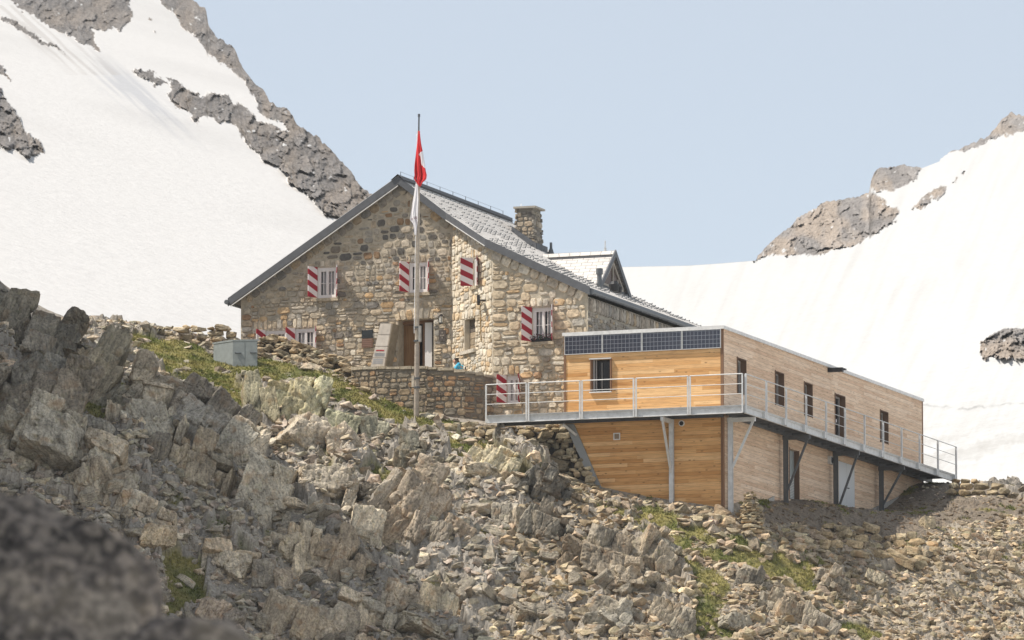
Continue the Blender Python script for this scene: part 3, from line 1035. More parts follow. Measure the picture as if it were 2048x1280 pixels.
# floodlight with conduit on wall B
fc = onp(957, 600, pA + NB * .3, NB)
mb = MB()
d = (UB * .5 + UP * -.75 + NB * .2); d /= np.linalg.norm(d)
mb.bar(fc - d * .17, fc + d * .17, .10, .16)
mb.bar(fc - NB * .28, fc, .03, .05)
fl = mb.build('floodlight', BLACK, hut)
mb = MB()
q = onp(960, 612, pA + NB * .06, NB); q2 = onp(962, 680, pA + NB * .06, NB)
mb.tube(q, q2, .02, n=6)
mb.tube(q, fc - NB * .2, .015, n=6)
mb.build('conduit', mat('ochre_conduit', (0.32, 0.22, 0.1), .6), hut)

# ---- wall C
wc1 = planeR(pB, UC, NC, 1064, 616, 1105, 682)
wc2 = planeR(pB, UC, NC, 1013, 752, 1040, 806)
HC = [wc1, wc2 + [.35]]
mb = MB()
wall_panel(mb, pB, UC, UP, NC, (-2.5, [(0, zt(pB)), (LC, zt(pC))]), HC, col=(0.50, 0.44, 0.345))
facC = mb.build('wall', MORTAR, hut)
mb = MB()
topC = lambda a: roofz(pB[0] + a) - 0.2
def inC(a, z):
    if a < 0.0 or a > LC or z > topC(a) - .36 or z < -2.2: return False
    for h in HC:
        if h[0] - .02 < a < h[1] + .02 and h[2] < z < h[3] + .3: return False
    return True
masonry(mb, pB, UC, UP, NC, inC, (-.05, LC + .05, -2.2, 6.6), hr=(0.15, 0.34), wr=(0.9, 2.2), out=0.05, gap=0.02, pal=PAL_WARM, seed=4, wob=.07)
lintel(mb, pB, UC, NC, wc1[0] - .25, wc1[1] + .3, wc1[3], .34, 6, PAL_WARM, out=.05)
lintel(mb, pB, UC, NC, wc2[0] - .3, wc2[1] + .2, wc2[3], .36, 5, PAL_WARM, out=.05)
verge_slabs(mb, pB, UC, NC, topC, 0.1, LC - .1, .34, .36, [((0.66, 0.61, 0.51), 4), ((0.58, 0.53, 0.44), 2), ((0.50, 0.46, 0.39), 2)], out=.09)
mb.build('wall_stones', STONE, facC)
wcw = hut_window(pB, UC, NC, *wc1, depth=.16)
hut_window(pB, UC, NC, wc2[0] + .0, wc2[1], wc2[2], wc2[3], depth=.16, shl=.46, shut=(72, 70))
# flower box
fb = MB()
Pc = lambda a, b, d: pB + UC * a + UP * b + NC * d
mbx = MB()
V = [Pc(wc1[0] + .02, wc1[2], -.02), Pc(wc1[1] - .02, wc1[2], -.02), Pc(wc1[1] - .02, wc1[2], .1), Pc(wc1[0] + .02, wc1[2], .1)]
mbx.prism(V, (0, 0, .1))
fbo = tag(mbx.build('flower_box', BLACK), 'narrow dark flower box on the sill of the large window above the deck', 'flower box')
mbx = MB()
for k in range(170):
    c = Pc(rnd.uniform(wc1[0] - .1, wc1[1]), wc1[2] + rnd.uniform(.06, .26), rnd.uniform(-.02, .14))
    r = rnd.uniform(.018, .035)
    e1 = np.array([rnd.uniform(-1, 1), rnd.uniform(-1, 1), rnd.uniform(-1, 1)]); e1 /= np.linalg.norm(e1)
    e2 = np.cross(e1, [rnd.uniform(-1, 1), .3, .5]); e2 /= np.linalg.norm(e2)
    t = rnd.random()
    cc = (0.05, 0.03, 0.025) if t < .45 else ((0.20, 0.05, 0.07) if t < .65 else ((0.62, 0.45, 0.5) if t < .8 else (0.06, .1, .03)))
    mbx.add([c - e1 * r, c - e2 * r, c + e1 * r, c + e2 * r], [(0, 1, 2, 3)], col=cc)
mbx.build('flowers', PAINT, fbo)

# ---- wall D (shaded side)
mb = MB()
OD = pC
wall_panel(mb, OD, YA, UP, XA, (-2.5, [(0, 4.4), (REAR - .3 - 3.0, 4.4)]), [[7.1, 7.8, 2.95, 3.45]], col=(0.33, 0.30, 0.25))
facD = mb.build('wall', MORTAR, hut)
mb = MB()
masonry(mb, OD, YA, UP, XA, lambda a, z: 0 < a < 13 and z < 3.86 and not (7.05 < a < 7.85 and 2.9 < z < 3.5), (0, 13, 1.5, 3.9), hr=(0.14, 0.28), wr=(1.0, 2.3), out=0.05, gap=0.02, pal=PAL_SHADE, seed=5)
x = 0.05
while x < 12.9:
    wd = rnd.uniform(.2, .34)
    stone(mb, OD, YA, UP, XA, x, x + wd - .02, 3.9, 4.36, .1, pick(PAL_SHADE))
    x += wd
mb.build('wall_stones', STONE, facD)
# hidden left and rear walls, plain stone coloured
mb = MB()
mb.add([(-20.05, yA, 1.0), (-20.05, REAR - .3, 1.0), (-20.05, REAR - .3, 5.25), (-20.05, yA, 5.25)], [(3, 2, 1, 0)], col=(0.36, 0.315, 0.25))
mb.add([(-20.05, REAR - .3, 1.0), (-5.9, REAR - .3, 0.0), (-5.9, REAR - .3, 4.5), (-9.73, REAR - .3, 6.4), (-12.08, REAR - .3, 7.75), (-13.89, REAR - .3, 9.14), (-20.05, REAR - .3, 5.25)], [(0, 1, 2, 3, 4, 5, 6)], col=(0.36, 0.315, 0.25))
mb.build('rear_wall', MORTAR, hut)
# ---- chimney
mb = MB()
cx0, cx1, cy0, cy1 = -12.62, -12.02, 14.0, 14.78
zb = 7.3; ztp = ony(1050, 417, 14.0)[2]
def tap(z): return .10 * (ztp - z) / (ztp - zb)
Vc = []
for z in (zb, ztp):
    t = tap(z)
    Vc += [(cx0 - t, cy0 - t, z), (cx1 + t, cy0 - t, z), (cx1 + t, cy1 + t, z), (cx0 - t, cy1 + t, z)]
mb.add(Vc, [(0, 1, 5, 4), (1, 2, 6, 5), (2, 3, 7, 6), (3, 0, 4, 7), (4, 5, 6, 7)], col=(0.22, 0.20, 0.17))
chim = mb.build('chimney', MORTAR, roofR)
mb = MB()
hch = ztp - zb
masonry(mb, (cx0 - .1, cy0 - .07, zb), XA, np.array([0, .04, 1.0]), (0, -1, 0), lambda a, z: 0 + z * .04 < a < .8 - z * .04 and z < hch, (0, .8, 0, hch), hr=(.13, .26), wr=(.8, 2.0), out=.05, gap=.015, pal=PAL_CHIM, seed=6)
masonry(mb, (cx1 + .07, cy0 - .1, zb), YA, np.array([-.04, 0, 1.0]), (1, 0, 0), lambda a, z: 0 < a < .98 and z < hch, (0, .98, 0, hch), hr=(.13, .26), wr=(.8, 2.0), out=.05, gap=.015, pal=PAL_CHIM_SHADE, seed=7)
masonry(mb, (cx0 - .1, cy0 - .1, zb), YA, np.array([.04, 0, 1.0]), (-1, 0, 0), lambda a, z: 0 < a < .98 and z < hch, (0, .98, 0, hch), hr=(.13, .26), wr=(.8, 2.0), out=.05, gap=.015, pal=PAL_CHIM, seed=8)
mb.build('chimney_stones', STONE, chim)
mb = MB(); mb.box(cx0 - .12, cx1 + .14, cy0 - .14, cy1 + .14, ztp, ztp + .07, col=(0.38, 0.35, 0.30))
mb.tube((cx0 + .1, cy0 + .1, ztp + .07), (cx0 + .1, cy0 + .1, ztp + .2), .015, n=5)
mb.build('chimney_cap', CONCRETE, chim)
mb = MB()
strip(mb, [(cx0 - .16, cy0 - .17, roofz(cx0 - .16) + .2), (cx1 + .2, cy0 - .17, roofz(cx1 + .2) + .2)], 0, -.26, .04, (0, -1, 0))
strip(mb, [(cx1 + .17, cy0 - .17, roofz(cx1 + .17) + .2), (cx1 + .17, cy1 + .2, roofz(cx1 + .17) + .2)], 0, -.26, .04, (1, 0, 0))
mb.build('chimney_flashing', SLATE_TRIM, chim)
# roof vent behind the chimney
q = ony(1102, 497, 14.6)
mb = MB()
mb.tube((q[0], 14.6, roofz(q[0]) - .05), (q[0], 14.6, q[2]), .16, .06, n=8)
mb.tube((q[0], 14.6, q[2]), (q[0], 14.6, q[2] + .22), .055, .05, n=8)
mb.build('roof_vent', STEEL_DARK, roofR)

# ---- dormer
mb = MB()
xd = -8.3; ya, yb, ym = 10.6, 13.7, 12.15
zf = roofz(xd); za = 7.25
xr = -10.95
ov = .12
def dz(y): return za - (za - zf) * abs(y - ym) / (yb - ym)
mb.add([(xr, ym, za), (xd + ov, ym, za), (xd + ov, ya - .1, zf - .05), (xd - .05, ya - .1, zf - .05)], [(3, 2, 1, 0)], uv=[(0, 0), (2.7, 0), (2.7, 2.1), (2.4, 2.1)])
mb.add([(xr, ym, za), (xd + ov, ym, za), (xd + ov, yb + .1, zf - .05), (xd - .05, yb + .1, zf - .05)], [(0, 1, 2, 3)], uv=[(0, 0), (2.7, 0), (2.7, 2.1), (2.4, 2.1)])
dm = mb.build('dormer', SLATE, roofR)
mb = MB()
mb.add([(xr, ym - .02, za + .05), (xd + ov, ym - .02, za + .05), (xd + ov, ym - .2, za - .11), (xr + .1, ym - .2, za - .11)], [(3, 2, 1, 0)], uv=[(0, 0), (2.7, 0), (2.7, .2), (0, .2)])
mb.build('dormer_ridge', SLATE, roofR)
mb = MB()
mb.box(xr + .25, xd + .1, ym - .25, ym - .22, za - .2, za - .165)
for y0 in (ya - .12, yb + .12):
    pts = [np.array([xd + ov, y0, zf - .08]), np.array([xd + ov, ym, za + .03])]
    strip(mb, pts, 0.05, -.2, .05, (1, 0, 0))
mb.box(xd - .05, xd + .05, ya, yb, zf - .1, zf + .06)
mb.build('dormer_trim', SLATE_TRIM, roofR)
mb = MB()
mb.add([(xd, ya, zf), (xd, yb, zf), (xd, ym, za - .05)], [(0, 1, 2)], col=(.25, .23, .2))
mb.build('dormer_gable', WOOD_REVEAL, roofR)
mb = MB()
mb.add([(xd + .03, ya + .5, zf + .1), (xd + .03, yb - .5, zf + .1), (xd + .03, ym, za - .45)], [(0, 1, 2)])
mb.build('dormer_window', GLASS, roofR)
mb = MB()
tri = [np.array([xd + .05, ya + .45, zf + .08]), np.array([xd + .05, yb - .45, zf + .08]), np.array([xd + .05, ym, za - .38])]
for k in range(3): mb.bar(tri[k], tri[(k + 1) % 3], .05, .07)
mb.bar(np.array([xd + .05, ym, zf + .08]), tri[2], .05, .05)
mb.bar(np.array([xd + .05, ym + .5, zf + .08]), np.array([xd + .05, ym + .5, za - .95]), .05, .05)
mb.build('dormer_window_frame', mat('grey_weathered_wood', (.36, .32, .27), .7), roofR)
mb = MB()
hk = np.array([xd - .25, ym, za])
mb.tube(hk, hk + UP * .16, .05, n=6)
mb.tube(hk + UP * .16 + YA * .05, hk + UP * .42 + YA * .03, .012, n=4); mb.tube(hk + UP * .16 - YA * .05, hk + UP * .42 - YA * .03, .012, n=4)
mb.tube(hk + UP * .42 + YA * .03, hk + UP * .42 - YA * .03, .012, n=4)
mb.build('lightning_rod', STEEL, roofR)
# pipe and satellite-like boxes in front of the dormer
q = onx(1210, 580, -7.4)
mb = MB()
pz = roofz(-7.6)
mb.tube((-7.6, 8.9, pz - .1), (-7.6, 8.9, pz + .55), .09, n=8)
mb.tube((-7.6, 8.9, pz + .45), (-7.6, 8.9, pz + .65), .13, n=8)
mb.build('flue_pipe', STEEL_DARK, roofR)
mb = MB()
pz = roofz(-7.3)
for (yy, hh, r) in ((9.6, .42, .2), (10.0, .36, .17)):
    mb.tube((-7.3, yy, pz + .05), (-7.3, yy, pz + hh * .7), r * .8, r, n=10)
    mb.tube((-7.3, yy, pz + hh * .7), (-7.3, yy, pz + hh), r, r * .45, n=10)
mb.build('roof_cowl', BLACK, roofR)

# ================================================================== TERRACE WALL
tw = root('terrace_wall', 'curved brown stone wall round the terrace in front of the hut door', 'stone wall', (-12.0, 2.5, 0.0))
line = [(-14.45, 2.42), (-13.4, 2.35), (-11.6, 2.4), (-10.3, 2.62), (-9.72, 3.0), (-9.45, 3.5)]
tops = [2.22, 2.2, 2.13, 1.98, 1.86, 1.80]
mb = MB(); mo = MB(); cp = MB()
for k in range(len(line) - 1):
    p = np.array([*line[k], 0.]); q = np.array([*line[k + 1], 0.])
    u = (q - p) / np.linalg.norm(q - p); L = np.linalg.norm(q - p); n = np.array([u[1], -u[0], 0.])
    t0, t1 = tops[k], tops[k + 1]
    tp = lambda a: t0 + (t1 - t0) * a / L
    wall_panel(mo, p, u, UP, n, (-1.5, [(0, t0 - .05), (L, t1 - .05)]), [], col=(0.235, 0.205, 0.165))
    mo.add([p + UP * (t0 - .05), q + UP * (t1 - .05), q - n * .4 + UP * (t1 - .05), p - n * .4 + UP * (t0 - .05)], [(0, 1, 2, 3)], col=(.3, .26, .2))
    masonry(mb, p, u, UP, n, lambda a, z: -.03 < a < L + .03 and z < tp(a) - .1, (-.02, L + .02, -1.2, 2.2), hr=(.12, .27), wr=(.9, 2.1), out=.04, gap=.016, pal=[((0.33, 0.27, 0.19), 4), ((0.27, 0.24, 0.19), 3), ((0.34, 0.23, 0.14), 2), ((0.18, 0.15, 0.12), 1)], seed=20 + k)
    a = 0
    while a < L:
        wd = rnd.uniform(.3, .6)
        e = min(a + wd, L + .02)
        h = rnd.uniform(.07, .11)
        z = tp((a + e) / 2) - .08
        V = [p + u * (a + .01) + n * .07, p + u * (e - .01) + n * (.05 + rnd.uniform(0, .05)), p + u * (e - .01) - n * .45, p + u * (a + .01) - n * .45]
        V = [v + UP * (z + rnd.uniform(-.012, .012)) for v in V]
        cp.prism(V, (0, 0, h), col=jitter((.42, .38, .3), .15))
        a += wd
mo.build('wall_core', MORTAR, tw)
mb.build('wall_stones', STONE, tw)
cp.build('coping_stones', STONE, tw)
mb = MB()
mb.prism([(-15.5, 2.75, 1.25), (-10.3, 2.95, 1.25), (-9.6, 3.4, 1.25), (-11.95, 5.6, 1.25), (-16, 5.6, 1.25)], (0, 0, .1), col=(.3, .27, .22))
mb.box(-14.2, -12.3, 4.9, 5.6, 1.35, 1.95, col=(.3, .27, .22))
mb.build('terrace_floor', CONCRETE, tw)

# ================================================================== FLAG POLE AND FLAGS
fp = root('flagpole', 'tall weathered wooden flagpole with steel clamps in front of the terrace wall', 'flagpole', (-11.53, 1.2, .2))
mb = MB()
pb = np.array([-11.53, 1.2, 0.0]); pm = ony(834, 690, 1.2); pt = ony(837.5, 262, 1.2)
mb.tube(pb, pm, .095, .085, n=10, col=(.37, .32, .27)); mb.tube(pm - UP * .02, pt, .075, .045, n=10, col=(.45, .39, .32))
mb.build('pole', POLE_WOOD, fp)
mb = MB(); ptop = ony(838, 228, 1.2)
mb.tube(pt, ptop - UP * .1, .03, n=8); mb.tube(ptop - UP * .1, ptop, .045, n=8)
mb.build('pole_tip', STEEL_DARK, fp)
mb = MB()
for v in (655, 682, 757, 775):
    c = ony(834, v, 1.2)
    mb.tube(c - UP * .03, c + UP * .03, .115, n=10)
mb.build('clamp', STEEL_DARK, fp)
mb = MB()
c = ony(828, 763, 1.2); mb.box(c[0] - .06, c[0] + .03, 1.12, 1.22, c[2] - .2, c[2] + .2, col=(.5, .44, .36))
c = ony(841, 668, 1.2); mb.box(c[0] - .04, c[0] + .04, 1.1, 1.2, c[2] - .28, c[2] + .28, col=(.33, .32, .3))
mb.build('side_post', POLE_WOOD, fp)
mb = MB()
mb.tube(pt + np.array([-.05, -.06, -.1]), pm + np.array([-.07, -.09, 0.4]), .008, n=4)
mb.build('halyard', POLE_WOOD, fp)

def cloth(name, outline, foldn, amp, y0, mats_, cellmat, nu=28, nv=70, label=None, cat=None):
    """hanging cloth: outline gives (v, uleft, uright); folds run down it in depth"""
    vs = [o[0] for o in outline]
    V = []; 
    for j in range(nv + 1):
        vv = vs[0] + (vs[-1] - vs[0]) * j / nv
        ul = np.interp(vv, vs, [o[1] for o in outline]); ur = np.interp(vv, vs, [o[2] for o in outline])
        for i in range(nu + 1):
            s = i / nu
            uu = ul + (ur - ul) * s
            wid = (ur - ul) / 60.
            ph = s * foldn * 2 * PI + 1.1 * math.sin(vv * .05)
            d = amp * wid / .35 * (math.sin(ph) + .4 * math.sin(2.3 * ph + vv * .08)) * (0.3 + 0.7 * j / nv)
            V.append(ony(uu, vv, y0 + d))
    Fs = []; fm = []
    for j in range(nv):
        for i in range(nu):
            a = j * (nu + 1) + i
            Fs.append((a, a + 1, a + nu + 2, a + nu + 1))
            vv = vs[0] + (vs[-1] - vs[0]) * (j + .5) / nv
            ul = np.interp(vv, vs, [o[1] for o in outline]); ur = np.interp(vv, vs, [o[2] for o in outline])
            fm.append(cellmat(ul + (ur - ul) * (i + .5) / nu, vv))
    V = W(np.array(V))
    o = link_mesh(name, V, Fs, None, None, uv=None, smooth=True, mats=mats_, fmat=fm, loc=V[0])
    so_ = o.modifiers.new('Solidify', 'SOLIDIFY'); so_.thickness = .012
    return tag(o, label, cat)
whitep = [(845, 302), (838, 307), (842, 312), (843, 320), (846, 330), (851, 337), (850, 322), (847, 306)]
cloth('swiss_flag', [(262, 836.5, 839.5), (285, 834.5, 842), (305, 832, 845.5), (330, 829, 849.5), (342, 828.5, 851), (350, 829, 853), (358, 828, 852), (364, 832, 846), (373, 838, 841)], 2.2, .07, 1.08,
      [FLAG_RED, FLAG_WHITE], lambda u, v: 1 if inpoly([u], [v], [(846.5, 301), (842, 304), (836.5, 309), (841, 313), (842, 320), (843, 328), (847, 334), (853, 340), (853, 301)])[0] else 0,
      nu=40, nv=90, label='limp red flag with a white cross hanging at the top of the flagpole', cat='flag')
cloth('white_pennant', [(368, 831, 836), (400, 826.5, 837), (425, 822, 836), (440, 820, 836), (446, 825, 835), (455, 828, 834), (470, 829, 833)], 1.6, .05, 1.10,
      [FLAG_WHITE, mat('dark_print', (.16, .06, .08), .8)], lambda u, v: 1 if (433 < v < 438.5 and 828 < u < 835 and int((u + v) * 1.1) % 2) or (438 < v < 449 and 832 < u < 833.6) or (436 < v < 440 and 822.5 < u < 826 and int(u * 2) % 2) else 0,
      nu=30, nv=110, label='narrow white pennant with small dark print hanging below the red flag', cat='pennant')

# ================================================================== ANNEX
ann = root('timber_annex', 'modern flat-roofed annex clad in larch boards standing on the rocky slope', 'annex building', (-2.8, 6.0, -3.4))
wf = rect(0, 1183, 719, 1223, 783)
base_f = [(-4.62, -2.48), (-1.89, -3.07), (0, -3.4)]
xl = -5.66; yend = 23.2
ZT = 2.66
mb = MB()
wall_panel(mb, (0, 0, 0), XA, UP, NA, (-.36, [(xl, ZT), (0, ZT)]), [wf + [.22]])
mb.add([(-5.61 + .25, 0, -.36), (0, 0, -.36), (0, 0, -4.4), (-4.4, 0, -4.4), (-4.3, 0, -3.0), (-4.50, 0, -2.48)], [(5, 4, 3, 2, 1, 0)], uv=[(-5.4, -.36), (0, -.36), (0, -4.4), (-4.4, -4.4), (-4.3, -3.0), (-4.5, -2.48)])
mb.build('front_wall', LARCH, ann)
SW = []
for (u0, v0, v1, u1) in ((1474, 715, 785, 1492), (1550, 742, 809, 1567.5), (1608, 764, 830, 1624.5), (1669.5, 787, 873, 1690), (1760, 820, 883, 1776)):
    p = onx(u0, v0, 0); q = onx(u0, v1, 0); r_ = onx(u1, v0, 0)
    SW.append([p[1], r_[1], q[2], p[2], .28])
d1 = [onx(1578, 896, 0)[1], onx(1598, 900, 0)[1], onx(1578, 998, 0)[2], onx(1578, 896, 0)[2], .25]
d2 = [onx(1677, 923, 0)[1], onx(1709, 930, 0)[1], onx(1677, 1012, 0)[2] - .1, onx(1677, 921, 0)[2], .08]
mb = MB()
wall_panel(mb, (0, 0, 0), YA, UP, XA, (-.3, [(0, ZT), (yend, ZT)]), SW)
wall_panel(mb, (0, 0, 0), YA, UP, XA, (-4.4, [(0, -.3), (yend, -.3)]), [d1, d2])
mb.build('side_wall', LARCH_PALE, ann)
mb = MB()
wall_panel(mb, (xl, 0, 0), YA, UP, -XA, (-.36, [(0, ZT), (yend, ZT)]), [])
wall_panel(mb, (0, yend, 0), XA, UP, YA, (-2, [(xl, ZT), (0, ZT)]), [])
mb.build('rear_wall', LARCH_PALE, ann)
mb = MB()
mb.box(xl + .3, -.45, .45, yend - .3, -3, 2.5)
mb.build('dark_backing', DARKIN, ann)  # near-black box standing in for the unlit rooms
mb = MB(); mb.box(xl - .06, .06, -.07, yend + .05, ZT, ZT + .11)
mb.build('roof_trim', TRIM, ann)
mb = MB()
mb.box(-.075, .022, -.022, .06, -4.4, ZT - .003)
mb.box(xl - .02, xl + .05, -.03, .04, -.3, ZT - .003)
mb.box(-.02, .02, yend - .06, yend + .02, -1, ZT - .003)
mb.build('corner_trim', WOOD_BROWN, ann)
# solar panels
xs = [-5.64, -4.27, -2.85, -1.42, -.04]
for k in range(4):
    a, b = xs[k] + .008, xs[k + 1] - .008
    mb = MB(); z0, z1 = 2.01, 2.655
    fz = .016
    for (c0, c1, e0, e1) in ((a, b, z0, z0 + fz), (a, b, z1 - fz, z1), (a, a + fz, z0 + fz, z1 - fz), (b - fz, b, z0 + fz, z1 - fz)):
        mb.box(c0, c1, -.085, -.02, e0, e1)
    fr = mb.build('solar_panel', STEEL, ann)
    mb = MB()
    mb.add([(a + fz, -.07, z0 + fz), (b - fz, -.07, z0 + fz), (b - fz, -.07, z1 - fz), (a + fz, -.07, z1 - fz)], [(0, 1, 2, 3)],
           uv=[(0.003, 0), (b - a - 2 * fz, 0), (b - a - 2 * fz, z1 - z0 - 2 * fz), (0.003, z1 - z0 - 2 * fz)])
    mb.build('solar_cells', SOLAR, fr)
# front window: dark steel box frame, open sash
a0, a1, b0, b1 = wf
mb = MB()
pr = .10
for (c0, c1, e0, e1) in ((a0 - .02, a0 + .02, b0, b1), (a1 - .02, a1 + .02, b0, b1)):
    mb.box(c0, c1, -pr, .2, e0, e1)
fw = mb.build('window', WOOD_BROWN, ann)
mb = MB()
mb.box(a0 - .05, a1 + .02, -pr - .02, .0, b1 - .01, b1 + .025); mb.box(a0 - .05, a1 + .02, -pr - .02, .0, b0 - .03, b0 + .005)
mb.build('window_sill', TRIM, fw)
mb = MB()
mb.box(a0 + .03, a0 + .09, .08, .14, b0 + .01, b1 - .01)
mb.box(a0 + .12, a0 + .15, .12, .15, b0 + .01, b1 - .01)
mb.box(a1 - .05, a1 - .025, .08, .14, b0 + .01, b1 - .01)
mb.box((a0 + a1) / 2 - .07, (a0 + a1) / 2 - .05, .22, .24, b0 + .01, b1 - .1)
mb.build('sash', mat('grey_sash_paint', (.36, .34, .32), .5), fw)
mb = MB()
mb.add([(a0, .26, b0), (a1, .26, b0), (a1, .26, b1), (a0, .26, b1)], [(0, 1, 2, 3)])
mb.build('glass', mat('dark_glass', (.012, .012, .014), .12, 0, .5), fw)
# side windows
for k, s in enumerate(SW):
    y0, y1, z0, z1, _ = s
    mb = MB()
    mb.box(-.28, .03, y0 - .025, y0 + .008, z0 - .02, z1 + .03)
    mb.box(-.28, .012, y1 - .008, y1 + .02, z0 - .02, z1 + .02)
    mb.box(-.28, .012, y0 + .008, y1 - .008, z1 - .008, z1 + .02)
    wn_ = mb.build('window' if k != 3 else 'glazed_door', WOOD_REVEAL, ann)
    mb = MB()
    mb.box(-.26, -.2, y0 + .01, y0 + .07, z0, z1 - .01)
    mb.box(-.26, -.2, y1 - .07, y1 - .01, z0, z1 - .01)
    mb.box(-.26, -.2, y0 + .07, y1 - .07, z1 - .07, z1 - .01)
    mb.box(-.26, -.2, y0 + .07, y1 - .07, z0, z0 + .06)
    mb.box(-.25, -.21, (y0 + y1) / 2 + .02, (y0 + y1) / 2 + .06, z0 + .06, z1 - .07)
    mb.build('sash', mat('grey_sash_paint', (.4, .38, .36), .5) if k == 0 else bpy.data.materials['grey_sash_paint'], wn_)
    mb = MB()
    mb.add([(-.235, y0, z0), (-.235, y1, z0), (-.235, y1, z1), (-.235, y0, z1)], [(0, 1, 2, 3)])
    mb.build('glass', GLASS, wn_)
# lower doors
y0, y1, z0, z1, _ = d1
mb = MB()
mb.box(-.24, -.18, y0 + .03, y1, z0, z1)
dd = mb.build('door', BOX_METAL, ann)
mb = MB()
for k in range(14):
    zz = z0 + .1 + k * .055
    mb.box(-.19, -.155, y0 + .1, y1 - .1, zz, zz + .022)
mb.build('louvre', TRIM, dd)
mb = MB()
mb.box(-.24, .02, y0 - .02, y0 + .02, z0, z1 + .03); mb.box(-.24, .008, y1 - .01, y1 + .02, z0, z1 + .03)
mb.build('door_frame', WOOD_REVEAL, ann)
y0, y1, z0, z1, _ = d2
for k in range(2):
    ya_ = y0 + (y1 - y0) * k / 2
    mb = MB(); mb.box(-.06, .0, ya_ + .008, ya_ + (y1 - y0) / 2 - .008, z0, z1 - .01)
    dd = mb.build('door', mat('white_metal_door', (.62, .64, .66), .45), ann)
    if k: mb = MB(); mb.box(0, .05, ya_ + .06, ya_ + .2, -1.45, -1.42); mb.build('door_handle', STEEL_DARK, dd)
# vents
p = ony(1234, 873, 0)
mb = MB()
for (c0, c1, e0, e1) in ((-.12, -.085, -.12, .12), (.085, .12, -.12, .12), (-.085, .085, -.12, -.085), (-.085, .085, .085, .12)):
    mb.box(p[0] + c0, p[0] + c1, -.04, -.004, p[2] + e0, p[2] + e1)
v_ = mb.build('vent_frame', TRIM, ann)
mb = MB(); mb.box(p[0] - .08, p[0] + .08, -.02, -.006, p[2] - .08, p[2] + .08); mb.build('vent_grille', mat('vent_brown', (.30, .22, .15), .7), v_)
p = ony(1364, 847, 0)
mb = MB(); mb.tube(p + np.array([0, 0, 0]), p + np.array([0, -.06, 0]), .1, n=20)
v_ = mb.build('round_vent', TRIM, ann)
mb = MB(); mb.tube(p + np.array([0, -.055, 0]), p + np.array([0, -.066, 0]), .075, n=18); mb.build('vent_opening', BLACK, v_)
p = onx(1655, 912, 0); q = onx(1662, 927, 0)
mb = MB()
mb.box(.0, .12, p[1], p[1] + .45, p[2] - .27, p[2]); v_ = mb.build('vent_hood', STEEL, ann)
mb = MB(); mb.box(.121, .125, p[1] + .06, p[1] + .39, p[2] - .23, p[2] - .04); mb.build('vent_grille', STEEL_DARK, v_)
# rain spout
p = onx(1655, 734, 0)
mb = MB(); mb.box(.0, .55, p[1], p[1] + .16, p[2] - .18, p[2] - .03)
mb.box(.05, .6, p[1] + .16, p[1] + .34, p[2] - .10, p[2] - .05)
mb.build('rain_spout', BLACK, ann)
# plinth following the slope on the side, and the slanted steel edge at the front
for (y0, y1, za_, zb_) in ((2.6, 5.3, -2.95, -2.45), (15.2, 23.2, -2.0, -.4)):
    mb = MB()
    mb.prism([(.012, y0, -4), (.012, y1, -4), (.012, y1, zb_ - .05), (.012, y0, za_ - .25)], (.05, 0, 0), col=(.42, .4, .37))
    mb.build('plinth', CONCRETE, ann)
mb = MB()
mb.prism([(-5.61, -.02, -.36), (-5.30, -.02, -.36), (-4.30, -.02, -2.6), (-4.30, -.02, -3.4), (-4.45, -.02, -3.4), (-4.62, -.02, -2.48)], (0, -.07, 0))
mb.build('slanted_edge_plate', mat('grey_edge_plate', (.30, .31, .31), .6, .2), ann)

# ================================================================== WALKWAY
wk = root('steel_walkway', 'galvanised steel walkway with railing wrapping round the timber annex', 'walkway', (1.0, -1.0, -.4))
g = 1.15
yE = onx(1912, 898, g)[1]
xL = ony(972, 771, -g)[0]
def chan(mb, p, q, nrm, h=.27, fl=.075):
    """C channel from p to q (top outer edge), web facing nrm"""
    p = np.array(p, float); q = np.array(q, float); nrm = np.array(nrm, float)
    def slab(d0, d1, z0, z1):
        V = [p + nrm * d0 + UP * z0, q + nrm * d0 + UP * z0, q + nrm * d0 + UP * z1, p + nrm * d0 + UP * z1]
        mb.prism(V, nrm * (d1 - d0))
    slab(-fl, -fl + .012, -h + .012, -.012)
    slab(-fl, 0, -.012, 0)
    slab(-fl, 0, -h, -h + .012)
mb = MB()
chan(mb, (xL, -g, -.07), (g, -g, -.07), (0, -1, 0))
b_ = mb.build('beam', STEEL, wk)
mb = MB(); chan(mb, (g, -g, -.07), (g, yE, -.07), (1, 0, 0)); mb.build('beam', STEEL, wk)
mb = MB(); chan(mb, (xL, -.15, -.07), (0.05, -.15, -.07), (0, -1, 0)); chan(mb, (.15, 0, -.07), (.15, yE, -.07), (-1, 0, 0))
mb.build('inner_beam', STEEL_DARK, wk)
mb = MB()
mb.box(xL, 0, -g + .02, -.02, -.12, -.085); mb.box(0.003, g - .02, -g + .02, yE, -.12, -.085)
mb.build('deck_platform', STEEL, wk)
y = 0.0
while y < yE:
    mb = MB(); mb.bar((.1, y, -.2), (g - .08, y, -.2), .06, .12); mb.build('joist', STEEL_DARK, wk); y += .85
x = xL + .3
while x < -.2:
    mb = MB(); mb.bar((x, -.12, -.2), (x, -g + .08, -.2), .06, .12); mb.build('joist', STEEL_DARK, wk); x += .85
posts = [(.22, .12, -3.5), (.22, onx(1572, 999, .22)[1], -2.75), (.22, onx(1672, 1010, .22)[1], -2.5), (.22, onx(1763, 1014, .22)[1], -2.1)]
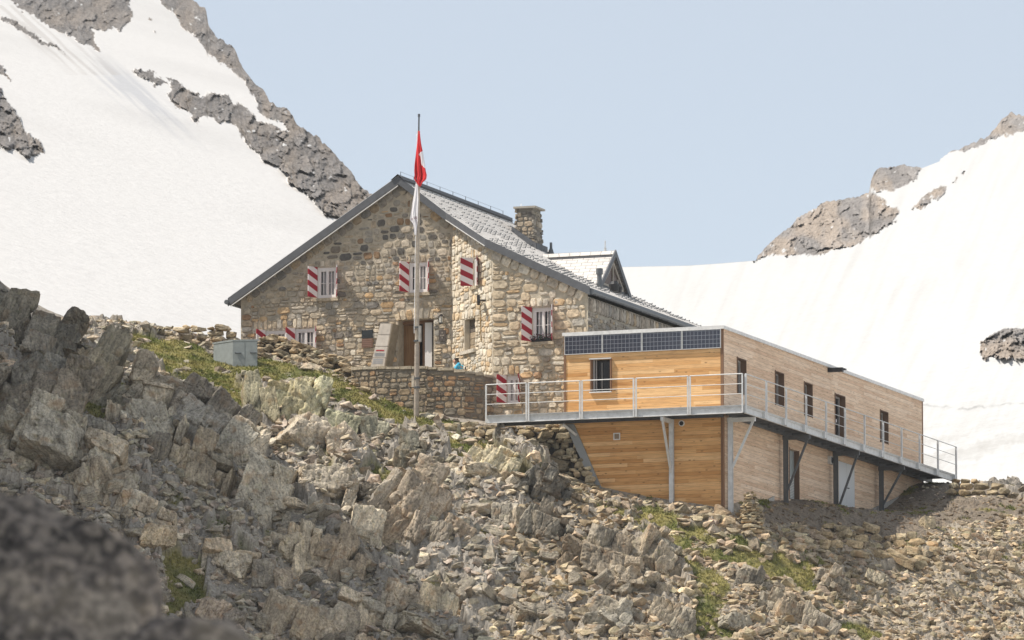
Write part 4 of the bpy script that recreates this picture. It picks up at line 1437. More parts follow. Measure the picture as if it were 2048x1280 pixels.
for (x, y, z) in posts:
    mb = MB()
    # H section
    mb.box(x - .07, x + .07, y - .08, y - .068, z - .4, -.34); mb.box(x - .07, x + .07, y + .068, y + .08, z - .4, -.34); mb.box(x - .006, x + .006, y - .068, y + .068, z - .4, -.34)
    ps = mb.build('post', STEEL_DARK if y > 1 else STEEL, wk)
    mb = MB(); mb.bar((x - .1, y, -.42), (g - .05, y, -.42), .1, .14); mb.build('bracket_beam', STEEL_DARK if y > 1 else STEEL, wk)
    zb_ = {0: -2.05, 1: -2.25, 2: -2.45, 3: -1.75}[posts.index((x, y, z))]
    mb = MB(); mb.bar((x + .05, y, zb_), (g - .12, y, -.46), .07, .07); mb.build('brace', STEEL_DARK if y > 1 else STEEL, wk)
px_ = ony(1343, 900, -.12)[0]
mb = MB(); x = px_; y = -.12
mb.box(x - .07, x + .07, y - .07, y - .058, -3.5, -.34); mb.box(x - .07, x + .07, y + .058, y + .07, -3.5, -.34); mb.box(x - .006, x + .006, y - .058, y + .058, -3.5, -.34)
mb.build('post', STEEL, wk)
mb = MB(); mb.bar((x, y - .05, -2.15), (x, -g + .12, -.46), .07, .07); mb.build('brace', STEEL, wk)
mb = MB(); mb.bar((x, 0, -.42), (x, -g + .05, -.42), .1, .14); mb.build('bracket_beam', STEEL, wk)
mb = MB(); mb.tube((-5.55, -g * .4, -.4), (-5.2, -.1, -.75), .05, n=8); mb.build('support_strut', STEEL, wk)
# downpipes by the corner
mb = MB()
mb.tube((.05, -.10, -3.7), (.05, -.10, -.35), .035, n=8, col=(.4, .3, .25)); mb.tube((.1, .45, -3.6), (.1, .45, -.35), .04, n=8)
mb.build('downpipe', WOOD_BROWN, ann)
RAILZ = (.97, .635, .30)
def flatpost(mb, x, y, dx, dy, z0=-.33, z1=.97):
    mb.box(x - dx, x + dx, y - dy, y + dy, z0, z1)
pp = [972.5, 1053, 1057.5, 1160, 1164.5, 1267.5, 1272.5, 1376, 1380.5, 1485]
xsf = [ony(u, 780, -g)[0] for u in pp]
for k in range(5):
    a, b = xsf[2 * k], xsf[2 * k + 1]
    rp = None
    mb = MB(); 
    for z in RAILZ: mb.tube((a, -g - .02, z), (b, -g - .02, z), .019 if z > .9 else .012, n=8)
    rp = mb.build('railing', STEEL, wk)
    for x in (a, b):
        mb = MB(); flatpost(mb, x, -g - .02, .028, .01, -.33, .975); mb.build('railing_post', STEEL, rp)
us = [1492, 1532.5, 1572, 1612, 1652, 1690, 1729, 1766, 1803, 1839, 1875.6, 1912]
ysd = [onx(u, 748 + (u - 1492) * .357, g + .02)[1] for u in us]
ysd[0] = -g + .05
for k in range(11):
    mb = MB()
    for z in RAILZ: mb.tube((g + .02, ysd[k], z), (g + .02, ysd[k + 1], z), .019 if z > .9 else .012, n=8)
    rp = mb.build('railing', STEEL, wk)
    if k == 0:
        mb = MB(); flatpost(mb, g + .02, ysd[0], .03, .03); mb.build('railing_post', STEEL, rp)
    mb = MB(); flatpost(mb, g + .02, ysd[k + 1], .03, .035); mb.box(g - .1, g + .04, ysd[k + 1] - .2, ysd[k + 1] - .03, -.32, -.09)
    mb.build('railing_post', STEEL, rp)

# garment and white cap seen in the glazed door
s = SW[3]
gy = s[0] + .33
mb = MB()
for (zz, r0, r1) in ((.93, .02, .11), (.86, .11, .12), (.79, .12, .08)):
    mb.tube((-.17, gy + .05, zz + .07), (-.17, gy + .05, zz), r0, r1, n=10)
cap = tag(mb.build('peaked_cap', FLAG_WHITE), 'small white cap hanging in the glazed side door of the annex', 'cap')
mb = MB()
for j in range(6):
    z1_ = .74 - j * .11; wd = [.16, .2, .19, .16, .13, .1][j]; w2 = [.2, .19, .16, .13, .1, .08][j]
    mb.add([(-.18, gy - wd, z1_), (-.14, gy, z1_), (-.18, gy + wd, z1_), (-.18, gy + w2, z1_ - .11), (-.13, gy, z1_ - .11), (-.18, gy - w2, z1_ - .11)], [(0, 1, 4, 5), (1, 2, 3, 4)])
o = mb.build('blue_jacket', mat('dark_blue_cloth', (.03, .04, .14), .8))
tag(o, 'dark blue jacket hanging below the white cap in the glazed door', 'jacket')
o.modifiers.new('Solidify', 'SOLIDIFY').thickness = .02

# ================================================================== GREY METAL BOX
yb_ = 2.0
mbx = root('metal_cabinet', 'low grey sheet metal cabinet with two latches standing in the grass', 'cabinet', (-18.6, 2.3, 2.4))
p1 = ony(427, 677, yb_ + .3); p2 = ony(466, 676, yb_ - .2); p3 = ony(515, 682, yb_)
A_, B_, D_ = p1.copy(), p2.copy(), p3.copy()
A_[2] = B_[2] = D_[2] = p3[2]
Z0 = p3[2] - 1.1
# box corners: A (left), B (front corner), D (right); 4th corner behind
E_ = A_ + (D_ - B_)
mb = MB()
mb.prism([A_ * [1, 1, 0] + [0, 0, Z0], B_ * [1, 1, 0] + [0, 0, Z0], D_ * [1, 1, 0] + [0, 0, Z0], E_ * [1, 1, 0] + [0, 0, Z0]], (0, 0, p3[2] - Z0))
mb.build('body', BOX_METAL, mbx)
cc_ = (A_ + D_) / 2
mb = MB()
mb.prism([cc_ + (q - cc_) * 1.05 for q in (A_, B_, D_, E_)], (0, 0, .06), col=(.3, .32, .26))
mb.build('lid', BOX_METAL, mbx)
uf = (D_ - B_) / np.linalg.norm(D_ - B_); nf = np.array([uf[1], -uf[0], 0]); Lf = np.linalg.norm(D_ - B_)
for k in range(2):
    mb = MB()
    a, b = B_ + uf * (Lf * k / 2 + .015) + nf * .012, B_ + uf * (Lf * (k + 1) / 2 - .015) + nf * .012
    mb.prism([a - UP * .9, b - UP * .9, b - UP * .03, a - UP * .03], -nf * .01)
    dr_ = mb.build('cabinet_door', BOX_METAL, mbx)
    mb = MB(); c = B_ + uf * (Lf * (.12 + .62 * k)) + nf * .03 - UP * .42
    mb.bar(c, c + uf * .2, .03, .03); mb.bar(c, c + nf * .06, .03, .05)
    mb.build('latch', STEEL_DARK, dr_)

# ================================================================== PERSON on the terrace
def skin_body(name, joints, edges, mat_, parent=None, sub=1, loc=None):
    """joints: name -> (local pos, radius)"""
    keys = list(joints)
    V = W(np.array([joints[k][0] for k in keys]))
    org = np.array(loc if loc is not None else V[0])
    if parent is not None: org = np.array(parent['_o'])
    me = bpy.data.meshes.new(name)
    me.from_pydata((V - org).tolist(), [(keys.index(a), keys.index(b)) for a, b in edges], [])
    o = bpy.data.objects.new(name, me)
    C.collection.objects.link(o)
    if parent is not None: o.parent = parent
    else: o.location = org
    o['_o'] = list(org)
    me.materials.append(mat_)
    md = o.modifiers.new('Skin', 'SKIN')
    md.use_smooth_shade = True
    if not me.skin_vertices: me.skin_vertices.new()
    for k, sv in zip(keys, me.skin_vertices[0].data):
        r = joints[k][1]
        sv.radius = (r, r) if np.isscalar(r) else r
    me.skin_vertices[0].data[0].use_root = True
    ss = o.modifiers.new('Subdiv', 'SUBSURF'); ss.levels = sub; ss.render_levels = sub
    return o
hd = ony(910.5, 722.5, 3.9)
X0, Z0p = hd[0], hd[2]
def J(dx, dy, dz, r): return ((X0 + dx, 3.9 + dy, Z0p + dz), r)
# faces left (-x), leaning forward, hands together in front of the chest
jb = {'pelvis': J(.22, 0, -.80, .13), 'waist': J(.20, 0, -.62, .115), 'chest': J(.15, 0, -.30, .135), 'neck': J(.09, 0, -.13, .055),
      'jaw': J(.02, 0, -.07, .07), 'head': J(.0, 0, .02, .092), 'crown': J(.01, 0, .09, .07), 'nose': J(-.085, 0, -.012, .018)}
ed = [('pelvis', 'waist'), ('waist', 'chest'), ('chest', 'neck'), ('neck', 'jaw'), ('jaw', 'head'), ('head', 'crown'), ('head', 'nose')]
for s, sy in (('l', -1), ('r', 1)):
    jb['sh' + s] = J(.14, .18 * sy, -.20, .06); jb['el' + s] = J(.02, .22 * sy, -.42, .045); jb['wr' + s] = J(-.17, .07 * sy, -.42, .028); jb['pa' + s] = J(-.23, .045 * sy, -.39, .03)
    jb['hp' + s] = J(.18, .1 * sy, -.84, .09); jb['kn' + s] = J(-.24, .13 * sy, -.82, .06); jb['an' + s] = J(-.2, .13 * sy, -1.22, .04); jb['to' + s] = J(-.38, .14 * sy, -1.26, .035)
    ed += [('chest', 'sh' + s), ('sh' + s, 'el' + s), ('el' + s, 'wr' + s), ('wr' + s, 'pa' + s), ('pelvis', 'hp' + s), ('hp' + s, 'kn' + s), ('kn' + s, 'an' + s), ('an' + s, 'to' + s)]
    for f in range(4):
        yy = .045 * sy + (-.03 + .02 * f)
        Lg = (.04, .048, .045, .036)[f]
        jb['f%d' % f + s] = J(-.26, yy, -.375, .009); jb['g%d' % f + s] = J(-.26 - Lg, yy, -.365, .008); jb['h%d' % f + s] = J(-.27 - Lg, yy, -.395, .007)
        ed += [('pa' + s, 'f%d' % f + s), ('f%d' % f + s, 'g%d' % f + s), ('g%d' % f + s, 'h%d' % f + s)]
    jb['t' + s] = J(-.23, .01 * sy, -.355, .01); jb['u' + s] = J(-.27, .005 * sy, -.34, .008)
    ed += [('pa' + s, 't' + s), ('t' + s, 'u' + s)]
per = skin_body('person', jb, ed, SKIN, loc=W(np.array([X0 + .2, 3.9, Z0p - 1.2])))
tag(per, 'person in a light blue jacket sitting behind the terrace wall, hands raised in front', 'person')
jj = {'waist': J(.21, 0, -.70, .15), 'belly': J(.20, 0, -.55, .145), 'chest': J(.16, 0, -.28, .18), 'collar': J(.11, 0, -.12, .09), 'hood': J(.20, 0, -.07, .10)}
ej = [('waist', 'belly'), ('belly', 'chest'), ('chest', 'collar'), ('collar', 'hood')]
for s, sy in (('l', -1), ('r', 1)):
    jj['sh' + s] = J(.15, .19 * sy, -.19, .09); jj['el' + s] = J(.03, .23 * sy, -.42, .075); jj['wr' + s] = J(-.13, .1 * sy, -.435, .045)
    ej += [('chest', 'sh' + s), ('sh' + s, 'el' + s), ('el' + s, 'wr' + s)]
skin_body('jacket', jj, ej, JACKET, per)
jt = {'waist': J(.22, 0, -.72, .145), 'seat': J(.22, 0, -.84, .14)}
et = [('waist', 'seat')]
for s, sy in (('l', -1), ('r', 1)):
    jt['hp' + s] = J(.12, .1 * sy, -.85, .105); jt['kn' + s] = J(-.24, .13 * sy, -.82, .08); jt['an' + s] = J(-.2, .13 * sy, -1.18, .06)
    et += [('seat', 'hp' + s), ('hp' + s, 'kn' + s), ('kn' + s, 'an' + s)]
skin_body('trousers', jt, et, TROUSER, per)
jh = {'a': J(.055, 0, .03, .07), 'b': J(.05, 0, .06, .055), 'c': J(.07, 0, -.02, .05)}
skin_body('hair', jh, [('a', 'b'), ('a', 'c')], HAIR, per)
mb = MB()
for sy in (-1, 1):
    e = np.array([X0 - .083, 3.9 + .032 * sy, Z0p + .02])
    mb.box(e[0] - .006, e[0] + .01, e[1] - .011, e[1] + .011, e[2] - .006, e[2] + .006)
mb.box(X0 - .082, X0 - .07, 3.9 - .022, 3.9 + .022, Z0p - .058, Z0p - .050)
ey = mb.build('eyes_and_mouth', BLACK, per)
mb = MB(); mb.box(X0 - .36, X0 - .27, 3.9 - .04, 3.9 + .04, Z0p - .36, Z0p - .345)
mb.box(X0 - .33, X0 - .25, 3.9 - .05, 3.9 + .05, Z0p - .40, Z0p - .34)
tag(mb.build('dark_phone', BLACK), 'small dark device held in the hands of the person in blue', 'phone')
mb = MB(); mb.box(X0 + .05, X0 + .5, 3.6, 4.2, Z0p - .96, Z0p - .91, col=(.36, .25, .15))
for (a, b) in ((.08, 3.63), (.44, 3.63), (.08, 4.14), (.44, 4.14)): mb.box(X0 + a, X0 + a + .05, b, b + .05, 1.34, Z0p - .96, col=(.3, .2, .12))
tag(mb.build('wooden_stool', PAINT), 'low wooden seat under the person on the terrace', 'stool')
bt = ony(931, 742, 3.9)
mb = MB()
mb.tube(bt + np.array([0, 0, -.25]), bt + np.array([0, 0, .06]), .035, n=8); mb.tube(bt + np.array([0, 0, .06]), bt + np.array([0, 0, .14]), .022, n=8)
tag(mb.build('dark_bottle', BLACK), 'dark bottle standing on the terrace wall right of the person', 'bottle')

# ================================================================== HILLSIDE
def Lp(x, y, z): return W(np.array([x, y, z], float))
ctrl = [Lp(-4.62, -.1, -2.55), Lp(-1.89, -.1, -3.12), Lp(0, -.1, -3.45), Lp(0.3, 2.6, -3.05), Lp(0.2, 6.76, -2.6), Lp(.2, 12.48, -2.3), Lp(.2, 17.9, -1.85), Lp(.2, 22, -.55), Lp(.6, 24.2, -.36), Lp(-1, 24.5, -.4),
        Lp(1.4, 6.8, -2.75), Lp(1.5, 12.5, -2.45), Lp(1.5, 18, -1.9),
        Lp(-14.2, 2.3, 1.5), Lp(-12, 2.2, .5), Lp(-9.7, 2.2, .05), Lp(-11.53, 1.2, .27), Lp(-20, 5.7, 3.4), Lp(-17, 5.7, 3.0), Lp(-8, 1.9, -.55), Lp(-6, 1.8, -.6), Lp(-6.2, .1, -2.1), Lp(-7.6, .2, -1.5),
        Lp(-19.5, 2, 2.55), Lp(-17.8, 2, 2.4), Lp(-3, 8, -1.5), Lp(-3, 18, -1.5), Lp(-10, 10, 1), Lp(-14, 14, 1), Lp(-20, 14, 1)]
for u, v, Y in [(1000, 900, 202.6), (950, 872, 203.3), (1060, 932, 201.8), (1130, 958, 201.6),
                (200, 662, 213), (300, 668, 213), (420, 672, 212.5), (0, 560, 203.5), (40, 620, 203.5), (130, 665, 206),
                (0, 700, 198), (0, 850, 192.5), (0, 970, 188.5), (0, 1280, 180), (150, 800, 196), (300, 760, 202), (300, 900, 194.5), (300, 1100, 187.5), (300, 1280, 182),
                (150, 950, 190), (150, 1150, 184), (430, 745, 207.5), (560, 750, 207.5), (560, 820, 202.5), (600, 900, 198.5), (600, 1100, 191), (600, 1280, 186),
                (640, 730, 208.5), (700, 790, 206), (760, 850, 203.5), (450, 850, 199), (450, 1000, 193), (450, 1200, 187), (900, 950, 198.5), (900, 1100, 193), (900, 1280, 188), (750, 1000, 196), (750, 1180, 190),
                (880, 860, 203.8), (1050, 970, 199.5), (1200, 1050, 197.8), (1200, 1150, 194.5), (1200, 1280, 190.5), (1050, 1100, 194.5), (1050, 1280, 189.5),
                (1446, 1080, 198.2), (1446, 1180, 195), (1446, 1280, 192), (1320, 1060, 198.8), (1320, 1200, 193.5), (1580, 1080, 200.5), (1580, 1180, 196.5), (1580, 1280, 192.5),
                (1700, 1060, 205), (1700, 1150, 200.5), (1700, 1280, 194.5), (1820, 1030, 211), (1900, 1000, 216), (2048, 1000, 217), (1900, 1100, 204.5), (1900, 1280, 197.5), (2048, 1130, 206.5), (2048, 1280, 200),
                (2200, 1005, 218), (2200, 1280, 202)]:
    ctrl.append(at(u, v, Y))
ctrl += [np.array(p, float) for p in [(-20, 222, 24), (-10, 222, 23.5), (0, 232, 19), (12, 232, 19), (24, 232, 17), (-28, 205, 33), (-28, 190, 25), (-26, 178, 18), (-15, 170, 9), (0, 170, 6), (15, 175, 5.5), (28, 180, 6), (28, 205, 14), (30, 232, 14), (-28, 232, 24)]]
ctrl = np.array(ctrl)
def tps(P, Q):
    d = np.sqrt(((P[:, None, :] - Q[None, :, :]) ** 2).sum(-1)) + 1e-9
    return d * d * np.log(d)
Pc2 = ctrl[:, :2] / 10.0
n_c = len(Pc2)
K = tps(Pc2, Pc2) + np.eye(n_c) * 0.004
A_m = np.zeros((n_c + 3, n_c + 3))
A_m[:n_c, :n_c] = K
A_m[:n_c, n_c] = 1; A_m[n_c, :n_c] = 1
A_m[:n_c, n_c + 1:] = Pc2; A_m[n_c + 1:, :n_c] = Pc2.T
sol = np.linalg.solve(A_m, np.concatenate([ctrl[:, 2], [0, 0, 0]]))
def H0(xy):
    out = np.zeros(len(xy))
    for s in range(0, len(xy), 20000):
        q = xy[s:s + 20000] / 10.0
        out[s:s + 20000] = tps(q, Pc2) @ sol[:n_c] + sol[n_c] + q @ sol[n_c + 1:]
    return out
X0g, X1g, Y0g, Y1g, dg = -27.0, 29.0, 173.0, 231.0, 0.085
gx = np.arange(X0g, X1g, dg); gy_ = np.arange(Y0g, Y1g, dg)
GX, GY = np.meshgrid(gx, gy_)
XY = np.stack([GX.ravel(), GY.ravel()], 1)
# base heights on a coarse grid, bilinear to the fine one
cxg = np.arange(X0g, X1g + 1, 0.5); cyg = np.arange(Y0g, Y1g + 1, 0.5)
CX, CY = np.meshgrid(cxg, cyg)
HC_ = H0(np.stack([CX.ravel(), CY.ravel()], 1)).reshape(CX.shape)
def bil(G, x0, y0, st, x, y):
    fx = (x - x0) / st; fy = (y - y0) / st
    i = np.clip(np.floor(fx).astype(int), 0, G.shape[1] - 2); j = np.clip(np.floor(fy).astype(int), 0, G.shape[0] - 2)
    a = np.clip(fx - i, 0, 1); b = np.clip(fy - j, 0, 1)
    return (G[j, i] * (1 - a) + G[j, i + 1] * a) * (1 - b) + (G[j + 1, i] * (1 - a) + G[j + 1, i + 1] * a) * b
base = bil(HC_, X0g, Y0g, 0.5, XY[:, 0], XY[:, 1])
# where each ground point falls in the photograph, used to lay out grass, soil and bedrock areas
def topix(P):
    f = P[:, 1] * cT + P[:, 2] * sT
    up = -P[:, 1] * sT + P[:, 2] * cT
    return 1024 + F * P[:, 0] / f, 640 - F * up / f
P3 = np.column_stack([XY, base])
PU, PVv = topix(P3)
wn1 = fbm(np.column_stack([XY * 0.6, np.zeros(len(XY))]), 4)
wn2 = fbm(np.column_stack([XY * 0.6 + 50, np.zeros(len(XY))]), 4)
WU, WV = PU + wn1 * 26, PVv + wn2 * 22
GRASSP = [[(225, 680), (330, 690), (430, 700), (520, 715), (700, 770), (700, 800), (640, 790), (590, 775), (500, 790), (470, 830), (520, 870), (500, 890), (420, 830), (330, 760), (255, 730)],
          [(640, 775), (780, 790), (880, 835), (960, 875), (1010, 905), (1030, 960), (1000, 1000), (900, 930), (850, 880), (790, 870), (700, 850), (650, 820)],
          [(990, 930), (1060, 950), (1080, 1010), (1010, 1010), (980, 960)],
          [(1190, 1000), (1330, 1020), (1400, 1060), (1420, 1100), (1330, 1110), (1250, 1060), (1190, 1030)],
          [(1380, 1070), (1500, 1090), (1640, 1130), (1680, 1180), (1560, 1150), (1400, 1120)],
          [(1360, 1120), (1440, 1150), (1500, 1280), (1360, 1280), (1400, 1200)],
          [(1640, 1230), (1780, 1270), (1760, 1290), (1640, 1260)],
          [(120, 750), (250, 760), (260, 830), (160, 830)],
          [(330, 1100), (400, 1110), (420, 1230), (330, 1230)], [(720, 940), (790, 950), (770, 1000), (720, 980)]]
gm = np.zeros(len(XY))
for pl in GRASSP: gm = np.maximum(gm, inpoly(WU, WV, pl).astype(float))
patch = fbm(np.column_stack([XY * 1.3 + 9, np.zeros(len(XY))]), 4)
gm = gm * np.clip((patch + 1.0) * 3, 0, 1) + np.clip((patch - .62) * 4, 0, 1) * .6 * ((PU > 250) & (PVv < 1230))
gm = np.clip(gm, 0, 1)
SOIL = [[(1500, 1000), (1600, 985), (1760, 1005), (1850, 950), (1960, 965), (2048, 1000), (2060, 1040), (1900, 1050), (1800, 1090), (1700, 1080), (1600, 1050), (1520, 1040)]]
sm = inpoly(PU + wn1 * 10, PVv + wn2 * 8, SOIL[0]).astype(float)
scree = ((PU + wn1 * 40 > 1400) & (PVv > 1000)).astype(float)
scree = np.maximum(scree, ((PU + wn1 * 60 > 1000) & (PU < 1420) & (PVv > 960)).astype(float) * .5)
bed = np.clip(1 - gm - sm - scree * .75, 0, 1)
bed *= np.clip((PVv - 640) / 30, 0, 1)
# displacement
fol = np.column_stack([XY[:, 0] * .9 + XY[:, 1] * .35, XY[:, 1] * .45 - XY[:, 0] * .3]) * 1.0
wx = fol + 0.35 * np.column_stack([wn1, wn2])
c1, e1 = cellslab(wx * 0.75, 1)
c2, e2 = cellslab(wx * 2.1 + 7, 2)
c3, e3 = cellslab(wx * 5.0 + 3, 3)
det = fbm(np.column_stack([XY * 3.2, base * 3.2]), 3)
c4, e4 = cellslab(wx * 10.0 + 13, 4)
rib = ridged(np.column_stack([(XY[:, 0] * .75 + XY[:, 1] * .62) * .30 + .25 * wn1, (XY[:, 0] - XY[:, 1]) * .05, np.zeros(len(XY))]), 2)
disp = bed * (0.45 * rib + 0.42 * (c1 - .4) + 0.30 * (c2 - .5) + 0.14 * (c3 - .5) + .06 * (c4 - .5) - .14 * np.exp(-e1 * 14) - .10 * np.exp(-e2 * 12)) + 0.035 * det * (1 - .5 * gm) + gm * (0.05 * fbm(np.column_stack([XY * 2.2, np.zeros(len(XY))]), 3)) + scree * (.06 * (c3 - .5) + .08 * (c2 - .5))
# keep clear of the buildings
lx = (XY[:, 0] - C0[0]) * ef[0] + (XY[:, 1] - C0[1]) * ef[1]
ly = (XY[:, 0] - C0[0]) * er[0] + (XY[:, 1] - C0[1]) * er[1]
near = ((lx > -21) & (lx < 1.6) & (ly > -.7))
disp = np.where(near, np.minimum(disp, 0.05) * .4, disp)
HZ = base + disp
Hgrid = HZ.reshape(GX.shape)
def Hs(x, y): return bil(Hgrid, X0g, Y0g, dg, np.asarray(x, float), np.asarray(y, float))
# ground colours (base colour only)
rc = np.array([0.33, 0.302, 0.264])
cv = fbm(np.column_stack([XY * 0.9 + 31, np.zeros(len(XY))]), 3)[:, None]
colr = rc * (1 + .18 * cv) * (1 + .25 * (c2[:, None] - .5))
tan = np.array([0.41, 0.345, 0.26])
tf = np.clip(scree * .55 + np.clip(cv[:, 0] - .2, 0, 1) * .4, 0, 1)[:, None]
colr = colr * (1 - tf) + tan * tf
so_c = np.array([0.20, 0.165, 0.13])
colr = colr * (1 - sm[:, None] * .85) + so_c * sm[:, None] * .85
g1 = np.array([0.13, 0.14, 0.035]); g2 = np.array([0.27, 0.235, 0.08])
gt = np.clip(.5 + .7 * fbm(np.column_stack([XY * 1.9 + 4, np.zeros(len(XY))]), 3), 0, 1)[:, None]
colr = colr * (1 - gm[:, None] * .9) + (g1 * (1 - gt) + g2 * gt) * gm[:, None] * .9
colr = np.clip(colr, 0.01, 1)
ny_, nx_ = GX.shape
idx = np.arange(nx_ * ny_).reshape(ny_, nx_)
Fq = np.stack([idx[:-1, :-1].ravel(), idx[:-1, 1:].ravel(), idx[1:, 1:].ravel(), idx[1:, :-1].ravel()], 1)
hill = link_mesh('hillside', np.column_stack([XY, HZ]), Fq, GROUND, col=colr)
tag(hill, kind='structure')

def hit(u, v, lift=0.0):
    """first hit of the view ray with the hillside"""
    u = np.atleast_1d(np.asarray(u, float)); v = np.atleast_1d(np.asarray(v, float))
    b = (640 - v) / F; a = (u - 1024) / F
    dy = cT - b * sT; dz = sT + b * cT
    res = np.full((len(u), 3), np.nan)
    done = np.zeros(len(u), bool)
    for Y in np.arange(174.5, 230, 0.15):
        x = a / dy * Y; z = dz / dy * Y
        h = Hs(x, np.full_like(x, Y))
        m = (~done) & (z <= h) & (x > X0g) & (x < X1g)
        res[m] = np.column_stack([x, np.full_like(x, Y), h])[m]
        done |= m
    return res
# wider ground sheet: valley from the camera up to the hut and past it
OX = np.concatenate([np.linspace(-400, -32, 24), np.arange(-30, 31, 3.0), np.linspace(34, 400, 24)])
OY = np.concatenate([np.linspace(-60, 160, 56), np.arange(164, 240, 4.0), np.linspace(245, 420, 12)])
oX, oY = np.meshgrid(OX, OY)
oxy = np.stack([oX.ravel(), oY.ravel()], 1)
zz = np.interp(oxy[:, 1], [-60, 0, 15, 40, 120, 165, 176, 200, 232, 300, 420], [-3, -1.7, -.6, -1.2, 1, 3.5, 8, 12, 14, 14, 14])
zz = zz + np.interp(-oxy[:, 0], [-400, -30, 20, 60, 400], [-10, 0, 0, 8, 60]) * np.clip((oxy[:, 1] - 120) / 60, 0, 1)
zz += .5 * fbm(np.column_stack([oxy * .05, np.zeros(len(oxy))]), 3) * np.clip(np.abs(oxy[:, 0]) / 8 + (oxy[:, 1] > 50), 0, 1)
inn = (oxy[:, 0] > X0g + 2) & (oxy[:, 0] < X1g - 2) & (oxy[:, 1] > Y0g + 1) & (oxy[:, 1] < Y1g - 1)
zz[inn] = np.minimum(zz[inn], Hs(oxy[inn, 0], oxy[inn, 1]) - 2.5)
k_ = np.arange(len(oxy)).reshape(oX.shape)
Fo = np.stack([k_[:-1, :-1].ravel(), k_[:-1, 1:].ravel(), k_[1:, 1:].ravel(), k_[1:, :-1].ravel()], 1)
tag(link_mesh('valley_ground', np.column_stack([oxy, zz]), Fo, MOUNTAIN, col=np.where((fbm(np.column_stack([oxy * .04, np.zeros(len(oxy))]), 3) > -.25)[:, None], np.array([[.62, .61, .60]]), np.array([[.27, .25, .22]]))), kind='structure')

# ridge added out of view at left, its crest shaped to shade the slope
cY = np.arange(-20, 213, 1.4)
crest = np.interp(cY, [-20, 40, 70, 155, 176, 190, 197, 203, 205, 207, 209, 213], [42, 42, 12, 14, 55, 54, 51, 45, 38, 32, 27, 22])
crest = crest + 2.6 * fbm(np.column_stack([cY * .12, np.zeros(len(cY)), np.zeros(len(cY))]), 4)
xx_ = np.linspace(0, 1, 26)
VV = []
for j, y in enumerate(cY):
    edge = -max(8.0, .0853 * y * 1.0 + 4.5)
    for t in xx_:
        if t < .5:
            s = t / .5; x = edge + (-(.0853 * 200 + 9) - edge) * s ** .6 if y < 170 else edge - 5.5 * s
            z = -3 + (crest[j] + 3) * s ** 1.1
        else:
            s = (t - .5) / .5; x = -27 - 60 * s; z = crest[j] * (1 - .8 * s)
        VV.append((x, y, z))
VV = np.array(VV)
VV += .8 * np.column_stack([fbm(VV * .3, 4), fbm(VV * .3 + 9, 4) * .3, fbm(VV * .3 + 21, 4) * .6])
k_ = np.arange(len(VV)).reshape(len(cY), len(xx_))
Fo = np.stack([k_[:-1, :-1].ravel(), k_[1:, :-1].ravel(), k_[1:, 1:].ravel(), k_[:-1, 1:].ravel()], 1)
tag(link_mesh('added_shade_ridge', VV, Fo, MOUNTAIN, col=np.tile([.66, .65, .64], (len(VV), 1))), kind='structure')  # snow colour bounces light back into the shade

# ------------------------------------------------------------------ rocks
def ico(sub):
    bm = bmesh.new()
    bmesh.ops.create_icosphere(bm, subdivisions=sub, radius=1)
    V = np.array([v.co[:] for v in bm.verts]); Fc = np.array([[v.index for v in f.verts] for f in bm.faces])
    bm.free()
    V /= np.linalg.norm(V, axis=1)[:, None]
    return V, Fc
ICO = {k: ico(k) for k in (1, 2, 3, 4, 5)}
def hull(rs, n=14, flat=.6, boxy=.55):
    """truly angular stone: convex hull of a few points pushed toward a box"""
    P = rs.normal(size=(n, 3)); P /= np.linalg.norm(P, axis=1)[:, None]
    m = np.abs(P).max(1)[:, None]
    P = P * (1 - boxy) + P / m * .82 * boxy
    P = P * rs.uniform(.85, 1.1, (n, 1)) * np.array([1, rs.uniform(.6, .95), flat])
    bm = bmesh.new()
    for p in P: bm.verts.new(p)
    r = bmesh.ops.convex_hull(bm, input=bm.verts[:])
    bmesh.ops.delete(bm, geom=[g for g in bm.verts if not g.link_faces], context='VERTS')
    bmesh.ops.triangulate(bm, faces=bm.faces[:])
    bm.verts.index_update()
    V = np.array([v.co[:] for v in bm.verts]); Fc = np.array([[v.index for v in f.verts] for f in bm.faces])
    bm.free()
    return V, Fc
HULLS = [hull(np.random.RandomState(900 + k), 9 + k % 7, .25 + .5 * ((k * 7) % 10) / 10, .35) for k in range(40)]
BLOCKS = [hull(np.random.RandomState(1900 + k), 22 + k % 8, 1.0, .75) for k in range(40)]
nr = np.random.RandomState(11)
def cell3(P):
    P = np.asarray(P, float)
    i = np.floor(P).astype(np.int64)
    best = np.full(len(P), 1e9); sec = best.copy(); val = np.zeros(len(P))
    for dx in (-1, 0, 1):
        for dy in (-1, 0, 1):
            for dz in (-1, 0, 1):
                c = i + np.array([dx, dy, dz])
                h = (c[:, 0] * 73856093) ^ (c[:, 1] * 19349663) ^ (c[:, 2] * 83492791)
                h = h & 0xffffffff
                h = ((h ^ (h >> 15)) * 2246822519) & 0xffffffff
                h = ((h ^ (h >> 13)) * 3266489917) & 0xffffffff
                h = h ^ (h >> 16)
                q = c + np.column_stack([(h & 1023) / 1023., ((h >> 10) & 1023) / 1023., ((h >> 20) & 1023) / 1023.])
                d = ((P - q) ** 2).sum(1)
                m = d < best
                sec = np.where(m, best, np.minimum(sec, d)); best = np.where(m, d, best)
                val = np.where(m, ((h >> 5) & 255) / 255., val)
    return val, np.sqrt(sec) - np.sqrt(best)
